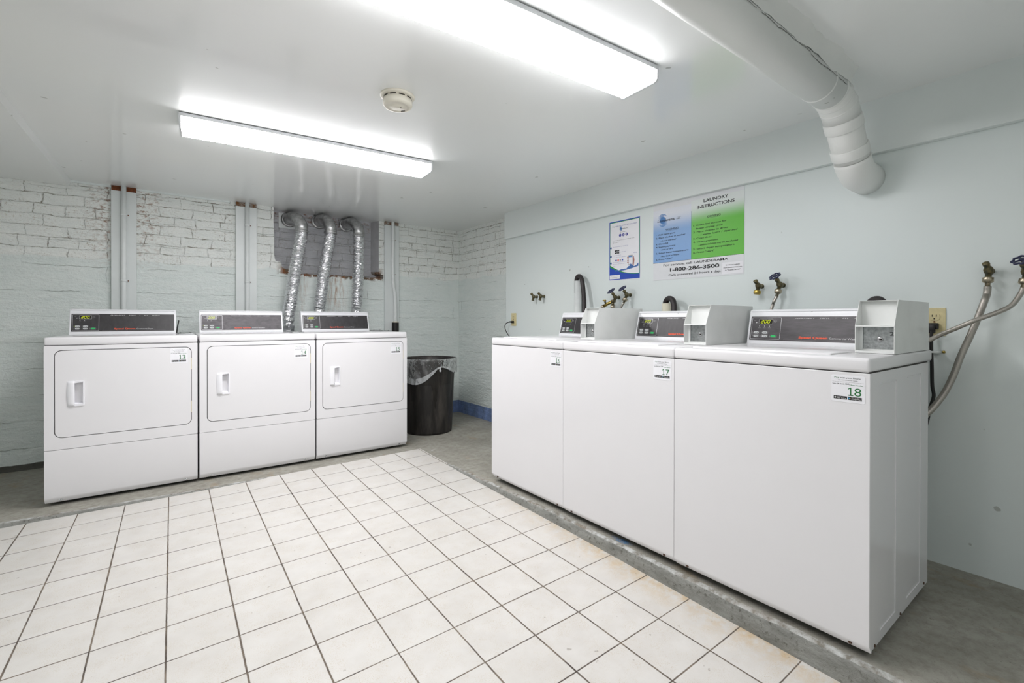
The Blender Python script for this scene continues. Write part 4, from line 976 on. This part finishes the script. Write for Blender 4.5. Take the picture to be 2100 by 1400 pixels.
for s_, dx_, z_, w_ in L2: put_text(m, s_, .286+dx_, z_, .0092, INKK, fn, d, width=w_, shear=.25 if dx_ > .02 else 0, bold=.012)
put_text(m, 'For service, call LAUNDERAMA', .290, .086, .0135, INKK, fn, d, width=.425, align='c', bold=.009)
put_text(m, '1-800-286-3500', .288, .050, .021, INKK, fn, d, width=.325, align='c', bold=.028)
put_text(m, 'Calls answered 24 hours a day.', .288, .022, .0125, INKK, fn, d, width=.345, align='c', bold=.008)
for i, s_ in enumerate(('Or visit our website', 'www.LaunderamaLLC.com', 'to "Request Service"')): put_text(m, s_, .529, .054-i*.014, .006, INKK, fn, d, width=(.082, .108, .088)[i], align='c', bold=.02)
# swirl mark
SWB = plain('swirl_blue', rgb(74, 128, 190), .5, var=0)
def swirl(m, cx, cy, r, d):
    for q in range(3):
        for a0 in (0, PI):
            rr = r*(1-.16*q); pts_o = []; pts_i = []
            for k in range(13):
                a = a0+.5+q*.25+k/12*2.1; th_ = r*.07*math.sin(PI*k/12); e = 1+.12*(k/12)
                pts_o.append((cx+(rr*e+th_)*math.cos(a), cy+(rr*e+th_)*.98*math.sin(a))); pts_i.append((cx+(rr*e-th_)*math.cos(a), cy+(rr*e-th_)*.98*math.sin(a)))
            vs = [fn_(p, s2, d) for p, s2 in pts_o]+[fn_(p, s2, d) for p, s2 in pts_i]; m.raw(vs, [(k, k+1, 14+k, 13+k) for k in range(12)], SWB)
    m.raw([fn_(cx+r*.62*math.cos(k*PI/12), cy+r*.62*math.sin(k*PI/12), d) for k in range(24)], [tuple(range(24))], SWB)
fn_ = fn; swirl(m, .072, .378, .036, .0018)
put_text(m, 'Launderama,', .032, .369, .0165, INKK, fn, .0024, width=.128, shear=.3, bold=.01); put_text(m, 'LLC', .172, .369, .0150, INKK, fn, .0024, width=.030, shear=.3)
m.build('lettering', t, recalc=False)
# small payment poster
W, Hh = .2655, .4085
t = thing('wall_poster', 'small white payment poster edged in blue and green', 'poster', (0, 0, 0)); fn = poster_frame(2.2610, 1.3285); fn_ = fn
PB = plain('poster_deep_blue', rgb(30, 72, 178), .4, var=0); PG = plain('poster_leaf_green', rgb(38, 146, 52), .4, var=0); SKIN = plain('printed_hand', rgb(176, 112, 100), .5, var=.1); AQ = plain('printed_water', rgb(70, 118, 190), .4, var=.25, nscale=200)
m = MB(); m.prism([(-.003, -.003), (W+.003, -.003), (W+.003, Hh+.003), (-.003, Hh+.003)], 0, .0010, PAPER, fn); m.build('sheet', t)
m = MB(); m.face([fn(0, 0, .0012), fn(W, 0, .0012), fn(W, Hh, .0012), fn(0, Hh, .0012)], PB)
def sheet(a, mat, x0, x1, top_, cz, d, n=24):
    bot = [(x0+(x1-x0)*i/n, cz(i/n)) for i in range(n+1)]
    m.face([fn(p, q, d) for p, q in bot]+[fn(x1, top_, d), fn(x0, top_, d)], mat)
sheet(0, PG, .005, W-.002, Hh-.006, lambda u_: .030+.062*(1-u_)**2.2, .0014)
sheet(0, PAPER, .008, W-.007, Hh-.010, lambda u_: .034+.070*(1-u_)**2.2, .0016); 
d = .0018
m.face([fn(.004, .006, d), fn(.095, .006, d), fn(.095, .034, d), fn(.004, .034, d)], PAPER); m.build('colour_fields', t, recalc=False)
m = MB(); d = .0020
put_text(m, 'Pay', .028, Hh-.040, .008, INKN, fn, d, width=.022); put_text(m, 'with your phone in 3 easy steps', .054, Hh-.040, .008, INKB, fn, d, width=.185)
swirl(m, .104, Hh-.058, .014, d); put_text(m, 'Launderama, LLC', .090, Hh-.062, .006, INKK, fn, d+.0002, width=.078, shear=.3, bold=.02)
put_text(m, "It's as easy as", .125, Hh-.083, .0045, INKK, fn, d, width=.055, align='c', bold=.02)
for i in range(3):
    cx = .098+i*.028; m.raw([fn(cx+.0105*math.cos(k*PI/10), Hh-.102+.0105*math.sin(k*PI/10), d) for k in range(20)], [tuple(range(20))], INKB); put_text(m, str(i+1), cx, Hh-.107, .010, INKW, fn, d+.0003, align='c', bold=.02)
put_text(m, 'These laundry machines use the PayRange mobile', .030, Hh-.136, .0042, INKK, fn, d, width=.190); put_text(m, 'app for payment.', .030, Hh-.150, .0042, INKK, fn, d, width=.062)
for i, (zz, lines) in enumerate(((.225, ['Download the FREE PayRange mobile app']), (.165, ['Register & add funds', 'from a card to your mobile wallet']), (.118, ['Start the machine by scanning the', 'QR Code or entering the machine', 'number']))):
    m.raw([fn(.015+.0075*math.cos(k*PI/10), zz+.0075*math.sin(k*PI/10), d) for k in range(20)], [tuple(range(20))], INKB); put_text(m, str(i+1), .015, zz-.0035, .007, INKW, fn, d+.0003, align='c')
    for j, s_ in enumerate(lines): put_text(m, s_, .034, zz+.003-j*.013, .004, INKB, fn, d, width=len(s_)*.0036)
for zz in (.196, .181): m.face([fn(.050, zz, d), fn(.090, zz, d), fn(.090, zz+.011, d), fn(.050, zz+.011, d)], INKK); put_text(m, 'App Store' if zz > .19 else 'Google Play', .060, zz+.003, .0045, INKW, fn, d+.0003, width=.026)
put_text(m, 'or scan here', .100, .188, .005, INKB, fn, d, width=.045)
for i, c_ in enumerate((INKB, INKR, INKG, PB)): m.face([fn(.055+i*.019, .130, d), fn(.068+i*.019, .130, d), fn(.068+i*.019, .140, d), fn(.055+i*.019, .140, d)], c_)
m.face([fn(.170, .095, d), fn(.206, .095, d), fn(.206, .160, d), fn(.170, .160, d)], INKG); m.face([fn(.173, .099, d+.0002), fn(.203, .099, d+.0002), fn(.203, .154, d+.0002), fn(.173, .154, d+.0002)], PAPER)
m.face([fn(.173, .146, d+.0004), fn(.203, .146, d+.0004), fn(.203, .154, d+.0004), fn(.173, .154, d+.0004)], SWB)
put_text(m, 'PayRange', .214, .172, .006, INKB, fn, d, width=.030)
m.raw([fn(p, q, d+.0005) for p, q in ((.206, .085), (.215, .085), (.222, .125), (.216, .150), (.209, .150), (.211, .120))], [(0, 1, 2, 3, 4, 5)], SKIN)
for i in range(4): m.face([fn(.160, .108+i*.012, d+.0005), fn(.172, .106+i*.012, d+.0005), fn(.172, .113+i*.012, d+.0005), fn(.161, .116+i*.012, d+.0005)], SKIN)
wv = []
for i in range(41):
    u_ = i/40; x_ = .055+u_*.200; lo = .058+.024*u_*u_; hi = lo+.009+.006*noise.noise(Vector((u_*9, 1, 0)))+.030*max(0, 1-abs(u_-.66)/.16)*(.7+.6*noise.noise(Vector((u_*60, 2, 0))))+.02*max(0, (u_-.9)*6)
    wv += [fn(x_, lo, d+.0006), fn(x_, hi, d+.0006)]
m.raw(wv, [(2*i, 2*i+2, 2*i+3, 2*i+1) for i in range(40)], AQ)
put_text(m, 'COMMUNITY', .048, .013, .0055, INKK, fn, d+.0004, width=.050, align='c'); put_text(m, 'Property ID', .048, .025, .003, INKB, fn, d+.0004, width=.06, align='c')
m.build('lettering', t, recalc=False)

# scrap of paper on the slab
m = MB(); z = pz(1.69, 3.3)+.001; m.raw([(1.672, 3.300, z), (1.694, 3.292, z+.003), (1.700, 3.305, z+.001), (1.678, 3.312, z+.002)], [(0, 1, 2, 3)], PAPER); m.raw([(1.672, 3.300, z-.0008), (1.694, 3.292, z+.0022), (1.700, 3.305, z), (1.678, 3.312, z+.001)], [(3, 2, 1, 0)], PAPER)
tag(m.build('paper_scrap', recalc=False), 'tiny white paper scrap on the concrete by the inside corner of the kerb', 'paper')
